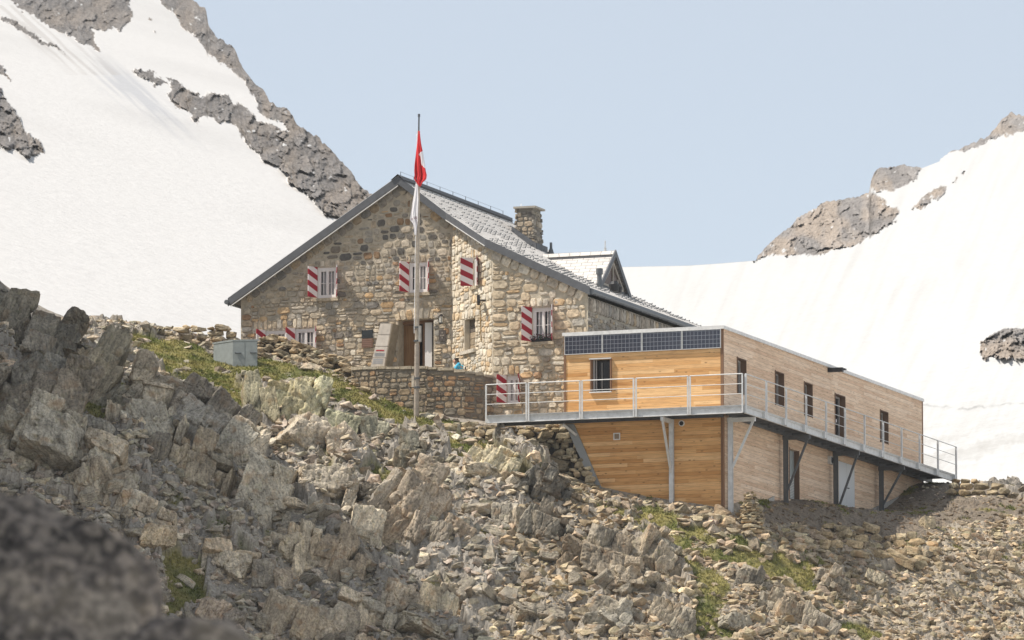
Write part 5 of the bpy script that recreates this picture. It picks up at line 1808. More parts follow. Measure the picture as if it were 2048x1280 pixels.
def polyrock(sub, rs, npl=14, scale=(1, 1, 1), rough=.04, stri=.0, sfreq=9., p=90, flat=False, crack=0.0, cfreq=2.2):
    """angular block: a convex polytope with parting planes, then weathered, striped along its layering (local z) and cracked"""
    D, Fc = ICO[sub]
    nrm = rs.normal(size=(npl, 3)); nrm /= np.linalg.norm(nrm, axis=1)[:, None]
    nrm[0] = (rs.uniform(-.15, .15), rs.uniform(-.15, .15), 1); nrm[1] = (0, 0, -1); nrm[2] = (1, rs.uniform(-.3, .3), .1); nrm[3] = (-1, rs.uniform(-.3, .3), .1)
    nrm[4] = (rs.uniform(-.3, .3), 1, 0); nrm[5] = (rs.uniform(-.3, .3), -1, .1)
    nrm /= np.linalg.norm(nrm, axis=1)[:, None]
    d = rs.uniform(.6, 1.05, npl); d[:6] = rs.uniform(.62, .9, 6)
    q = np.maximum(D @ nrm.T, 0) / d
    r = (q ** p).sum(1) ** (-1 / p)
    V = D * r[:, None]
    sc = np.array(scale)
    if crack:
        val, edg = cell3(V * sc * np.array([cfreq * .7, cfreq * .7, cfreq * 1.5]) / max(.3, float(np.mean(sc))) + rs.uniform(0, 30) + .12 * fbm(D * 3, 2)[:, None])
        V = V * (1 + crack * (val - .5) * 2.2 - crack * 1.5 * np.exp(-edg * 15))[:, None]
    if rough:
        V = V * (1 + rough * fbm(V * 2.3 + rs.uniform(0, 50), 5, .6))[:, None]
    if stri:
        o_ = rs.uniform(0, 50)
        s = vnoise(np.column_stack([V[:, 0] * 1.2, V[:, 1] * 1.2, V[:, 2] * sfreq]) + o_) + .7 * vnoise(np.column_stack([V[:, 0] * 2, V[:, 1] * 2, V[:, 2] * sfreq * 2.6]) + 8)
        V = V * (1 + stri * np.clip(s, -.8, .8))[:, None]
    return V * sc, Fc
def rotm(ax, ay, az):
    cx, sx, cy, sy, cz, sz = math.cos(ax), math.sin(ax), math.cos(ay), math.sin(ay), math.cos(az), math.sin(az)
    Rx = np.array([[1, 0, 0], [0, cx, -sx], [0, sx, cx]]); Ry = np.array([[cy, 0, sy], [0, 1, 0], [-sy, 0, cy]]); Rz = np.array([[cz, -sz, 0], [sz, cz, 0], [0, 0, 1]])
    return Rz @ Ry @ Rx
def tint(rs, base=(1, 1, 1), v=.18, warm=.08):
    k = 1 + rs.uniform(-v, v); w_ = rs.uniform(-warm, warm)
    return np.array([base[0] * k * (1 + w_), base[1] * k, base[2] * k * (1 - w_)])
class TB:
    """triangle batch in world coordinates"""
    def __init__(s): s.V = []; s.F = []; s.C = []; s.n = 0
    def add(s, V, Fc, c):
        s.V.append(V); s.F.append(Fc + s.n); s.C.append(np.tile(c, (len(V), 1)) if np.ndim(c) == 1 else c); s.n += len(V)
    def build(s, name, m, label=None, cat=None, group=None, kind=None, parent=None):
        o = link_mesh(name, np.vstack(s.V), np.vstack(s.F), m, parent, col=np.vstack(s.C))
        return tag(o, label, cat, group, kind)
def outcrop(u, v, wpx, hpx, lean, n, label, tintc=(1, 1, 1), name='rock_outcrop', cat='rock'):
    if u < 1400: wpx *= 1.18; hpx *= 1.12
    if u < 1100 and not (u < 250 and v < 800): tintc = tuple(1.15 * q for q in tintc)      # silvery grey rock, tinted paler still to brighten the shaded side
    P = hit(u, v + hpx * .30)[0]
    if np.isnan(P[0]): P = at(u, v, 203)
    w_, h_ = wpx / 59., hpx / 59.
    rs = np.random.RandomState(int(u * 13 + v))
    tb = TB()
    la = math.radians(lean)
    if n <= 2:
        for k in range(n):
            f = 0 if n == 1 else (-.16, .30)[k]
            sc_ = 1 if n == 1 else (.80, .58)[k]
            V, Fc = polyrock(5 if w_ > 1 else 4, rs, 13, (w_ * .5 * sc_, h_ * .56 * (1, .8)[k], w_ * .52 * sc_), rough=.025, stri=.016, sfreq=9, crack=.06, cfreq=1.9)
            V = V[:, [2, 0, 1]] @ rotm(-.2, la * .8 + rs.uniform(-.1, .1), rs.uniform(-.5, .5)).T
            tb.add(V + P + np.array([f * w_, (.2 - .12 * k) * w_, h_ * (.12 - .12 * k)]), Fc, tint(rs, tintc, .10, .05))
    else:
        # one jointed mass: slabs packed side by side along the layering, broken across by joints
        cw = max(.18, min(.85, w_ / (n + .5) * (1.5 if n == 3 else 1.25)))
        x = -w_ * .52
        V, Fc = polyrock(5, rs, 12, (w_ * .42, h_ * .46, w_ * .46), rough=.03, stri=.014, sfreq=9, crack=.07, cfreq=1.7)
        V = V[:, [2, 0, 1]] @ rotm(-.3, la * .8, rs.uniform(-.3, .3)).T
        tb.add(V + P + np.array([rs.uniform(-.12, .12) * w_, .12 * w_, h_ * .04]), Fc, tint(rs, tintc, .08, .04))
        ch0 = max(.34, min(1.4, h_ * .62))
        while x < w_ * .52:
            sw = cw * rs.uniform(.55, 1.5)
            xm = x + sw / 2
            prof = h_ * (.62 + .18 * math.sin(xm * 3.1 + u)) * max(.25, 1 - abs(xm / (w_ * .60)) ** 2.2)
            z = -h_ * .55
            dep_ = w_ * rs.uniform(.28, .42)
            yo = rs.uniform(-.10, .14) * w_
            while z < prof:
                ch = ch0 * rs.uniform(.6, 1.5)
                ch = min(ch, prof - z + .12)
                if ch < .10: break
                big_ = max(sw, ch)
                V, Fc = polyrock(5 if big_ > 1.1 else (4 if big_ > .45 else 3), rs, 11, (dep_ * rs.uniform(.8, 1.1), ch * .66, sw * .66), rough=.03, stri=.014, sfreq=7, crack=.045 if big_ > .5 else .02, cfreq=1.8)
                V = V[:, [2, 0, 1]] @ rotm(rs.uniform(-.08, .08), rs.uniform(-.09, .09), rs.uniform(-.14, .14)).T
                V = V + np.array([xm, yo + rs.uniform(-.07, .07) * w_ + max(0, z) * .22 + dep_ * .3, z + ch / 2])
                R = rotm(-.16, la * .8, 0)
                V = V @ R.T
                tb.add(V + np.array([P[0], P[1], P[2] + h_ * .0]), Fc, tint(rs, tintc, .12, .05))
                z += ch * .95
            x += sw * .92
    # blocks fallen at its foot
    for k in range(5 + n):
        V, Fc = HULLS[rs.randint(40)]; V = V * min(w_, 1.6) * rs.uniform(.06, .17)
        x = P[0] + rs.uniform(-.6, .6) * w_; y = P[1] - rs.uniform(.1, .5) * w_
        tb.add(V @ rotm(rs.uniform(-.5, .5), rs.uniform(-.5, .5), rs.uniform(0, 6)).T + np.array([x, y, float(Hs(x, y)) + .03]), Fc, tint(rs, tintc, .13, .05))
    o = tb.build(name, CRAG_ROCK, label, cat)
    # the layering of each outcrop has its own dip: turn the object's axes, keep the shape where it is
    R = rotm(rs.uniform(-.3, .3), rs.uniform(-.25, .75), rs.uniform(-.8, .8))
    n_ = len(o.data.vertices); co = np.zeros(n_ * 3)
    o.data.vertices.foreach_get('co', co)
    o.data.vertices.foreach_set('co', (co.reshape(-1, 3) @ R).ravel())
    from mathutils import Matrix
    o.rotation_euler = Matrix(R.tolist()).to_euler()
    return o
OUT = [
 (22, 612, 92, 110, 12, 3, 'dark crag with lichen at the very top left of the slope', (.62, .62, .60)),
 (95, 668, 120, 105, 25, 4, 'brown weathered crag on the skyline just right of the top left crag', (.66, .64, .60)),
 (60, 760, 170, 200, 28, 4, 'tall leaning grey slabs below the top left crags at the left edge', (.78, .77, .75)),
 (165, 740, 120, 150, 35, 3, 'dark split crag with yellow lichen left of the grassy shelf', (.68, .68, .64)),
 (232, 712, 44, 52, 10, 1, 'pale pointed boulder with lichen beside the left end of the low stone wall', (1, 1, .98)),
 (110, 870, 210, 130, 30, 5, 'broken grey bedrock steps at the left edge above the blurred boulder', (.85, .84, .82)),
 (305, 760, 90, 120, 20, 3, 'dark peaked outcrop rising from the grass left of the cabinet', (.78, .77, .75)),
 (290, 830, 120, 110, 15, 4, 'jointed grey blocks under the dark peaked outcrop', (.95, .93, .9)),
 (400, 830, 150, 150, 42, 4, 'long grey shoulder of rock running down from the peaked outcrop', (.92, .91, .9)),
 (480, 900, 90, 90, 45, 3, 'lower tip of the long grey shoulder of rock', (.9, .9, .9)),
 (318, 895, 44, 70, 18, 1, 'dark upright fin of rock left of the brown slabs', (.75, .72, .68)),
 (385, 925, 110, 110, 24, 4, 'brown upright slabs with sharp tops on the left slope', (1.05, .98, .86)),
 (190, 955, 80, 62, -25, 3, 'light striped boulder with slanting layers on the left slope', (1.15, 1.08, .98)),
 (262, 1008, 96, 48, 30, 4, 'row of pale layered blocks above the tip of the blurred boulder', (1.2, 1.15, 1.08)),
 (310, 1068, 68, 54, 10, 1, 'brown rounded block right of the blurred boulder', (1.0, .93, .82)),
 (450, 1115, 84, 78, 8, 3, 'pale block split by a dark crack in the lower left slope', (1.15, 1.08, 1.0)),
 (540, 1140, 62, 66, 5, 2, 'pale barrel shaped block right of the cracked one', (1.2, 1.14, 1.06)),
 (440, 1230, 80, 50, 20, 2, 'pinkish flat boulder near the bottom edge right of the blurred rocks', (1.2, 1.1, 1.03)),
 (520, 790, 60, 110, -12, 2, 'left half of the lichen patched boulder below the cabinet', (1.0, 1.02, .85)),
 (590, 790, 96, 118, 15, 3, 'big lichen patched boulder in the grass below the rubble heap', (1.0, 1.02, .82)),
 (640, 868, 130, 80, 50, 2, 'smooth pinkish slab sloping away below the lichen patched boulder', (1.12, 1.06, 1.0)),
 (640, 955, 110, 66, 12, 5, 'grey block with fine upright striping in the middle of the left slope', (.95, .94, .93)),
 (530, 985, 90, 110, 20, 3, 'pale fractured bedrock left of the striped block', (1.15, 1.1, 1.02)),
 (748, 855, 54, 70, -10, 2, 'mossy block in the grass left of the flagpole foot', (.95, .97, .85)),
 (826, 903, 56, 66, 14, 3, 'pointed boulder split down the middle below the flagpole', (.85, .84, .75)),
 (820, 985, 120, 150, 38, 3, 'largest tan leaning slab in the middle of the slope', (1.05, .97, .88)),
 (850, 1060, 70, 70, 25, 2, 'rounded foot of the largest leaning slab', (1.1, 1.03, .95)),
 (733, 1050, 72, 100, 12, 1, 'smooth rounded boulder left of the largest leaning slab', (1.15, 1.08, 1.0)),
 (732, 983, 56, 26, 0, 1, 'dark flat stone lying above the smooth rounded boulder', (.75, .77, .78)),
 (672, 1095, 70, 90, 24, 3, 'layered tan block with a stepped edge in the lower slope', (1.15, 1.06, .94)),
 (585, 1090, 110, 90, 14, 5, 'tan upright layered bedrock in the lower slope', (1.18, 1.1, .98)),
 (575, 1225, 80, 120, 18, 2, 'tall pale striped boulder at the bottom edge', (1.2, 1.12, 1.0)),
 (640, 1240, 90, 110, 26, 3, 'leaning pale slabs right of the tall striped boulder at the bottom', (1.18, 1.12, 1.03)),
 (715, 1225, 90, 100, 30, 3, 'rounded grey striped blocks at the bottom left of centre', (1.1, 1.05, .98)),
 (808, 1200, 66, 60, 10, 3, 'pale crumbly block below the centre of the slope', (1.2, 1.15, 1.08)),
 (870, 1200, 60, 66, 22, 2, 'slim striped block right of the pale crumbly one', (1.15, 1.1, 1.0)),
 (915, 1205, 64, 60, 15, 1, 'tan pyramid shaped boulder in the lower centre', (1.15, 1.05, .92)),
 (835, 1258, 96, 40, 30, 1, 'dark flat slab at the bottom edge left of centre', (.7, .66, .6)),
 (1068, 1225, 90, 36, 4, 1, 'flat grey slab lying at the bottom centre', (.9, .88, .85)),
 (980, 915, 90, 78, 38, 4, 'knobbly lichen ridge in front of the dry stone wall', (1.1, 1.1, .98)),
 (958, 945, 96, 36, 10, 4, 'low row of grey blocks below the lichen ridge', (1.1, 1.08, 1.02)),
 (1015, 1030, 66, 62, 8, 2, 'rounded grey boulder left of the black layered crag', (1.0, .98, .95)),
 (1095, 975, 82, 50, 30, 5, 'black layered crag below the dry stone wall', (.42, .42, .42)),
 (1090, 1040, 80, 70, 20, 4, 'dark jagged blocks between the black crag and the big outcrop', (.6, .59, .57)),
 (1195, 1102, 122, 100, 22, 3, 'big brown faced outcrop below the timber annex', (.88, .82, .74)),
 (1290, 1098, 104, 92, 40, 5, 'jagged right shoulder of the big brown outcrop', (.78, .76, .73)),
 (1265, 1160, 80, 50, 10, 3, 'stacked blocks at the foot of the big brown outcrop', (1.0, .96, .9)),
 (1340, 1222, 74, 84, 20, 2, 'smooth pale boulder at the lower tip of the outcrop ridge', (1.12, 1.08, 1.0)),
 (1230, 1225, 90, 60, 34, 3, 'grey slabs below the foot of the big outcrop', (1.0, .98, .94)),
 (1592, 1222, 80, 76, 24, 2, 'large tan boulder with a flat face in the sunlit lower slope', (1.2, 1.1, .98)),
 (1645, 1245, 54, 80, 34, 2, 'grey leaning slab right of the large tan boulder', (1.0, .98, .95)),
 (1668, 1168, 84, 50, 42, 5, 'layered pale ridge above the large tan boulder', (1.05, 1.02, .96)),
 (1500, 1150, 56, 60, 30, 3, 'upright grey flakes in the sunlit grass below the cairn', (1.0, 1.0, .96)),
 (1540, 1200, 50, 70, 26, 3, 'pale upright flakes left of the large tan boulder', (1.1, 1.08, 1.0)),
 (1467, 1244, 86, 36, 6, 1, 'long flat sunlit slab near the bottom right of centre', (1.1, 1.06, .98)),
 (1750, 1160, 60, 36, 12, 1, 'pale sunlit boulder below the dry stone row', (1.25, 1.15, 1.0)),
 (1856, 1045, 36, 40, 10, 1, 'pale angular boulder at the edge of the building shadow', (1.25, 1.15, .95)),
 (1975, 1108, 54, 36, 20, 2, 'dark angular boulder in the sunlit rubble at the right edge', (.85, .78, .68)),
]
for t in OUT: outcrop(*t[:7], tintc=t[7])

# prototypes for individual rocks
protos = []
for k in range(16):
    rs = np.random.RandomState(100 + k)
    V, Fc = polyrock(4, rs, 12, (1, rs.uniform(.6, .9), rs.uniform(.35, .75)), .025, .015, 6, crack=.03)
    protos.append((V, Fc))
REG = [  # polygon, count, size range px (radius), label, category, group, tint
 ([(0, 840), (330, 940), (600, 900), (1000, 1000), (1380, 1280), (300, 1280), (300, 1100), (100, 1010)], 150, (9, 32), 'grey angular rock lying loose on the shaded lower slope', 'rocks on the shaded slope', (1.22, 1.19, 1.13)),
 ([(1380, 1090), (1540, 1060), (1880, 1090), (2048, 1060), (2048, 1280), (1400, 1280)], 80, (6, 20), 'pale rock in the sunlit rubble right of centre', 'sunlit rubble rocks', (1.15, 1.06, .92)),
 ([(1190, 985), (1440, 1030), (1530, 1060), (1400, 1090), (1200, 1040)], 24, (5, 12), 'pale stone scattered along the foot of the annex front', 'stones at the annex foot', (1.2, 1.12, 1.0)),
 ([(560, 780), (800, 800), (1000, 900), (1050, 1000), (850, 950), (650, 880)], 36, (5, 13), 'grey stone lying in the grass below the terrace wall', 'stones in the grass', (1.05, 1.03, .97)),
]
pm = {}
for poly, cnt, (s0, s1), lab, grp, tc in REG:
    xs_ = [p[0] for p in poly]; ys_ = [p[1] for p in poly]
    got = 0
    while got < cnt:
        u = nr.uniform(min(xs_), max(xs_)); v = nr.uniform(min(ys_), max(ys_))
        if not inpoly([u], [v], poly)[0]: continue
        P = hit(u, v)[0]
        if np.isnan(P[0]): continue
        got += 1
        k = nr.randint(len(protos))
        key = (k, grp)
        s = (s0 + (s1 - s0) * nr.uniform(0, 1) ** 2.0) / 59.
        if key not in pm:
            V, Fc = protos[k]
            o = link_mesh('rock', V, Fc, GREY_ROCK, loc=(0, 0, 0), col=np.array(tc))
            pm[key] = o
        else:
            o = pm[key].copy(); C.collection.objects.link(o)
        o.location = P + np.array([0, 0, s * .1])
        o.scale = (s, s, s)
        o.rotation_euler = (nr.uniform(-.5, .5), nr.uniform(-.5, .9), nr.uniform(0, 6.28))
        tag(o, lab, 'rock', grp)

# loose rubble that nobody could count
def scatter(name, pts, sizes, tints, flat=(.35, .8), subs=(1, 2), lift=.02, m=SLOPE_ROCK):
    tb = TB()
    for P, s, t in zip(pts, sizes, tints):
        V, Fc = HULLS[nr.randint(40)]
        R = rotm(nr.uniform(-.45, .45), nr.uniform(-.45, .45), nr.uniform(0, 6.28))
        tb.add(V * s @ R.T + P + np.array([0, 0, lift * s]), Fc, t)
    return tb
N1 = 80000
px_ = nr.uniform(-19, 22, N1 * 2); py_ = nr.uniform(176, 222, N1 * 2)
hz = Hs(px_, py_)
uu, vv = topix(np.column_stack([px_, py_, hz]))
lx = (px_ - C0[0]) * ef[0] + (py_ - C0[1]) * ef[1]; ly = (px_ - C0[0]) * er[0] + (py_ - C0[1]) * er[1]
gi = np.clip(((py_ - Y0g) / dg).astype(int), 0, ny_ - 1) * nx_ + np.clip(((px_ - X0g) / dg).astype(int), 0, nx_ - 1)
keep = (uu > -80) & (uu < 2130) & (vv < 1330) & (vv > 640) & ~(((lx > -5.8) & (lx < .3) & (ly > -.15)) | ((lx > -9.8) & (lx < .3) & (ly > .2)) | ((lx > -15.2) & (lx < 0) & (ly > 2.1)) | ((lx < 0) & (lx > -21) & (ly > 5.4)))
keep &= (nr.uniform(size=len(px_)) > gm[gi] * .98) & (nr.uniform(size=len(px_)) > sm[gi] * .6) & (nr.uniform(size=len(px_)) > bed[gi] * .45)
sel = np.where(keep)[0][:N1]
sz = .045 + .34 * nr.uniform(0, 1, len(sel)) ** 5
sc_ = scree[gi[sel]]; sl_ = sm[gi[sel]]
sz *= np.where(sl_ > .5, .5, 1) * np.where(px_[sel] > 11, .72, 1)
tn = []
for i in range(len(sel)):
    b = np.array([1.16, 1.13, 1.08]) if sc_[i] < .3 else (np.array([1.12, 1.02, .86]) if sl_[i] < .5 else np.array([.62, .54, .45]))  # stones off the scree tinted paler to lift the shaded slope
    k = nr.uniform(.68, 1.3) * (1.3 if nr.uniform() < .08 else 1)
    tn.append(b * k * np.array([1 + nr.uniform(-.05, .1), 1, 1 + nr.uniform(-.1, .05)]))
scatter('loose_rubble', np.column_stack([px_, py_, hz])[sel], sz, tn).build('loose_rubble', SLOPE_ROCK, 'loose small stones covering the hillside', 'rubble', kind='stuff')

# grass tufts
cand = np.where(gm > .35)[0]
sel = cand[nr.randint(0, len(cand), 44000)]
P = np.column_stack([XY[sel] + nr.uniform(-dg, dg, (len(sel), 2)) * .5, HZ[sel]])
uu, vv = topix(P)
ok = (uu > -60) & (uu < 2110) & (vv > 640) & (vv < 1320)
P = P[ok]; sel = sel[ok]
nb = 5
V = np.zeros((len(P) * nb * 3, 3)); cl = np.zeros((len(P) * nb * 3, 3))
for b in range(nb):
    ang = nr.uniform(0, 6.28, len(P)); ln = nr.uniform(.03, .085, len(P)); wd = nr.uniform(.008, .018, len(P))
    off = np.column_stack([nr.uniform(-.04, .04, len(P)), nr.uniform(-.04, .04, len(P)), np.zeros(len(P))])
    dr_ = np.column_stack([np.cos(ang), np.sin(ang), np.zeros(len(P))]); sd = np.column_stack([-np.sin(ang), np.cos(ang), np.zeros(len(P))])
    a = P + off - sd * wd[:, None]; c = P + off + sd * wd[:, None]; tpt = P + off + dr_ * (ln * .6)[:, None] + np.array([0, 0, 1]) * ln[:, None]
    st = np.arange(len(P)) * nb * 3 + b * 3
    V[st] = a; V[st + 1] = c; V[st + 2] = tpt
    gg = np.clip(gt[sel, 0] + nr.uniform(-.25, .25, len(P)), 0, 1)[:, None]
    cc3 = (np.array([.11, .135, .03]) * (1 - gg) + np.array([.27, .24, .08]) * gg) * nr.uniform(.75, 1.3, (len(P), 1))
    for q in range(3): cl[st + q] = cc3
Fc = np.arange(len(V)).reshape(-1, 3)
tag(link_mesh('alpine_grass', V, Fc, GRASS, col=cl), 'short alpine grass growing in patches between the rocks', 'grass', kind='stuff')

# ------------------------------------------------------------------ dry stone walls, heap, cairn
def stones_in_plane(poly, pfun, rs, hpx=(7, 16), asp=(1.2, 3.0), depth=.28, tc=(1, 1, 1), sub=2, dark=.1, tiltr=.12, big=()):
    """fills a picture-shaped outline lying on one real wall plane with rows of flattish stones"""
    tb = TB()
    xs_ = [p[0] for p in poly]; ys_ = [p[1] for p in poly]
    v = max(ys_)
    while v > min(ys_) - 4:
        h = rs.uniform(*hpx)
        u = min(xs_) - rs.uniform(0, 20)
        while u < max(xs_):
            wd = h * rs.uniform(*asp)
            cu, cv = u + wd / 2, v - h / 2 + 3 * math.sin(u * .03)
            if inpoly([cu], [cv], poly)[0] and not any(abs(cu - b[0]) < b[2] * .75 and abs(cv - b[1]) < b[3] * .7 for b in big):
                P = pfun(cu, cv)
                V, Fc = BLOCKS[rs.randint(40)]; V = V * np.array([wd / 59 * .56, depth * rs.uniform(.6, 1), h / 59 * .64])
                R = rotm(rs.uniform(-.1, .1), rs.uniform(-tiltr, tiltr), -PHI + rs.uniform(-.2, .2))
                c = tint(rs, tc, .2, .06) * (0.55 if rs.uniform() < dark else 1)
                tb.add(V @ R.T + P + np.array([0, rs.uniform(-.06, .06), 0]), Fc, c)
            u += wd * .97
        v -= h * .93
    for b in big:
        P = pfun(b[0], b[1])
        V, Fc = polyrock(4, rs, 12, (b[2] / 59, depth * 1.1, b[3] / 59), .05, .04)
        tb.add(V @ rotm(0, math.radians(b[4]), -PHI).T + P, Fc, tint(rs, tc, .05, .03) * b[5])
    return tb
wl = lambda y: (lambda u, v: W(ony(u, v, y)))
rs = np.random.RandomState(5)
tb = stones_in_plane([(868, 848), (905, 842), (971, 850), (1136, 852), (1150, 880), (1162, 905), (1178, 940), (1192, 976), (1130, 972), (1060, 958), (1010, 932), (950, 892)], lambda u, v: W(ony(u, v, .38 - .62 * (v - 848) / 120.)), rs, (7, 15), (1.2, 2.8), .3, (1.15, 1.08, .95),
                     big=[(1060, 918, 22, 14, 8, .95), (1112, 930, 36, 17, 24, .62)])
tb.build('dry_stone_wall', WALL_ROCK, 'dry stone retaining wall under the left end of the walkway', 'dry stone wall')
mb = MB()
mb.prism([ony(u, v, .62 - .62 * (v - 848) / 120.) for u, v in [(875, 852), (971, 855), (1130, 858), (1184, 980), (1184, 1010), (1000, 960), (900, 890)]], (0, .25, 0), col=(.10, .09, .075))
mb.build('earth_core', MORTAR, bpy.data.objects['dry_stone_wall'])
# low wall on the left skyline
pf = lambda u, v: at(u, v, 211.3)
tb = stones_in_plane([(190, 662), (230, 658), (300, 655), (330, 650), (380, 655), (440, 650), (470, 662), (480, 676), (430, 712), (330, 706), (250, 700), (190, 690)], pf, rs, (7, 14), (1.6, 3.6), .35, (1.1, 1.04, .95),
                     big=[(447, 657, 15, 8, 8, 1.0), (395, 660, 15, 6, -3, 1.1), (315, 655, 16, 5, 5, 1), (362, 660, 18, 7, 3, .95), (215, 665, 16, 8, 5, .95), (350, 682, 24, 9, 2, 1.1)])
tb.build('low_stone_wall', WALL_ROCK, 'low tumbled stone wall along the left skyline beside the hut', 'stone wall')
# rubble heap between cabinet and terrace
heap = [(508, 690), (540, 668), (575, 680), (620, 690), (650, 705), (690, 722), (715, 740), (730, 772), (740, 800), (690, 790), (640, 770), (600, 755), (540, 745), (515, 735)]
tb = TB()
cnt = 0
while cnt < 210:
    u = rs.uniform(505, 745); v = rs.uniform(665, 802)
    if not inpoly([u], [v], heap)[0]: continue
    f = (v - 665) / 137
    P = W(ony(u, v, 4.3 - 2.6 * f))
    s = rs.uniform(.10, .26) * (1.35 if rs.uniform() < .15 else 1)
    V, Fc = BLOCKS[rs.randint(40)]; V = V * np.array([s, s * .8, s * rs.uniform(.22, .45)])
    tb.add(V @ rotm(rs.uniform(-.5, .3), rs.uniform(-.3, .45), rs.uniform(-1, 1)).T + P, Fc, tint(rs, (1.0, .93, .83), .25, .08) * (.7 if rs.uniform() < .25 else 1))
    cnt += 1
core = [W(ony(u, v, 4.6 - 2.6 * (v - 665) / 137) ) for u, v in heap]
cc_ = np.mean(core, axis=0)
V = np.vstack([core, [cc_ + np.array([0, .0, 0.0])], np.array(core) + np.array([0, .8, -1.5])])
nh = len(core)
Fl = [(k, (k + 1) % nh, nh) for k in range(nh)]
tb.add(V, np.array(Fl + [(k, nh + 1 + k, (k + 1) % nh) for k in range(nh)] + [((k + 1) % nh, nh + 1 + k, nh + 1 + (k + 1) % nh) for k in range(nh)]), np.array([.35, .32, .28]))
tb.build('rubble_heap', WALL_ROCK, 'heap of flat brown stones between the cabinet and the terrace wall', 'stone heap')
# wall at the far right end of the walkway
pf = lambda u, v: at(u, v, 218.0 - (v - 960) * .02)
tb = stones_in_plane([(1905, 962), (1935, 958), (1975, 965), (2005, 972), (2020, 985), (2048, 990), (2060, 1012), (1990, 1014), (1930, 1004), (1900, 985)], pf, rs, (9, 18), (1.3, 2.6), .4, (.95, .88, .76))
tb.build('right_stone_wall', WALL_ROCK, 'rough wall of big brown stones at the far right end of the walkway', 'stone wall').name = 'stone_embankment'
# loose dry stone row in the sunlit rubble
def pf(u, v):
    P = hit(u, v)[0]
    return P + np.array([0, -.1, .05]) if not np.isnan(P[0]) else at(u, v, 205)
tb = stones_in_plane([(1630, 1062), (1690, 1058), (1790, 1070), (1860, 1085), (1880, 1115), (1850, 1150), (1780, 1130), (1700, 1110), (1640, 1100)], pf, rs, (11, 18), (1.3, 2.6), .28, (1.08, .98, .82), sub=3,
                     big=[(1825, 1108, 26, 11, 10, 1.0), (1800, 1128, 36, 12, 28, .85), (1722, 1085, 18, 10, 5, 1.1), (1648, 1095, 16, 13, 10, 1.15), (1740, 1062, 20, 12, 20, .9), (1660, 1060, 22, 7, 4, 1.1)])
tb.build('dry_stone_row', WALL_ROCK, 'broken row of big tan stones across the rubble below the white doors', 'dry stone wall')
# cairn
Pb = hit(1500, 1058)[0]
if np.isnan(Pb[0]): Pb = at(1500, 1050, 201)
tb = TB()
z = Pb[2] - .1
lay = 0
while z < Pb[2] + 1.25:
    f = (z - Pb[2]) / 1.25
    R_ = .40 * (1 - f) + .17 if f < .95 else .12
    if f < .08: R_ = .55
    n = max(2, int(R_ * 14)); th = rs.uniform(.045, .085) if f > .15 else .16
    for k in range(n):
        a = 2 * PI * k / n + rs.uniform(-.3, .3)
        r = R_ * rs.uniform(.5, .85)
        s = rs.uniform(.10, .17) if f > .15 else rs.uniform(.2, .3)
        V, Fc = BLOCKS[rs.randint(40)]; V = V * np.array([s, s * .75, th * .58])
        tb.add(V @ rotm(rs.uniform(-.15, .15), rs.uniform(-.15, .15), a + PI / 2).T + np.array([Pb[0] + r * math.cos(a), Pb[1] + r * math.sin(a), z + rs.uniform(-.015, .015)]), Fc, tint(rs, (1.12, 1.04, .9), .2, .08))
    z += th * .92
tb.build('cairn', WALL_ROCK, 'small cairn of flat stones stacked at the corner of the timber annex', 'cairn')

# out-of-focus boulders close to the camera
rs = np.random.RandomState(77)
V, Fc = polyrock(5, rs, 16, (.62, .55, .62), .12, .02, 4, p=7)
V = V @ rotm(0, .42, 0).T
c = at(18, 1290, 24)
link = lambda V, c, name, lab: tag(link_mesh(name, V + c, Fc, FORE_ROCK, col=np.array([1, 1, 1.]), loc=c), lab, 'boulder')
link(V * np.array([1.02, 1, 1.32]), c, 'foreground_boulder', 'large dark out-of-focus boulder at the bottom left corner')
V2, Fc = polyrock(5, np.random.RandomState(78), 16, (.30, .3, .22), .10, .02, 4, p=9)
link(V2, at(385, 1330, 22), 'foreground_boulder', 'small dark out-of-focus rock at the bottom edge right of the large blurred boulder')
# rocky ledge that carries them
V3, Fc = polyrock(4, np.random.RandomState(79), 16, (1.6, 1.2, 1.0), .10, .03, 4)
tag(link_mesh('foreground_ledge', V3 + at(75, 1330, 24) + np.array([.1, .3, -1.45]), Fc, FORE_ROCK, col=np.array([1, 1, 1.])), kind='structure')

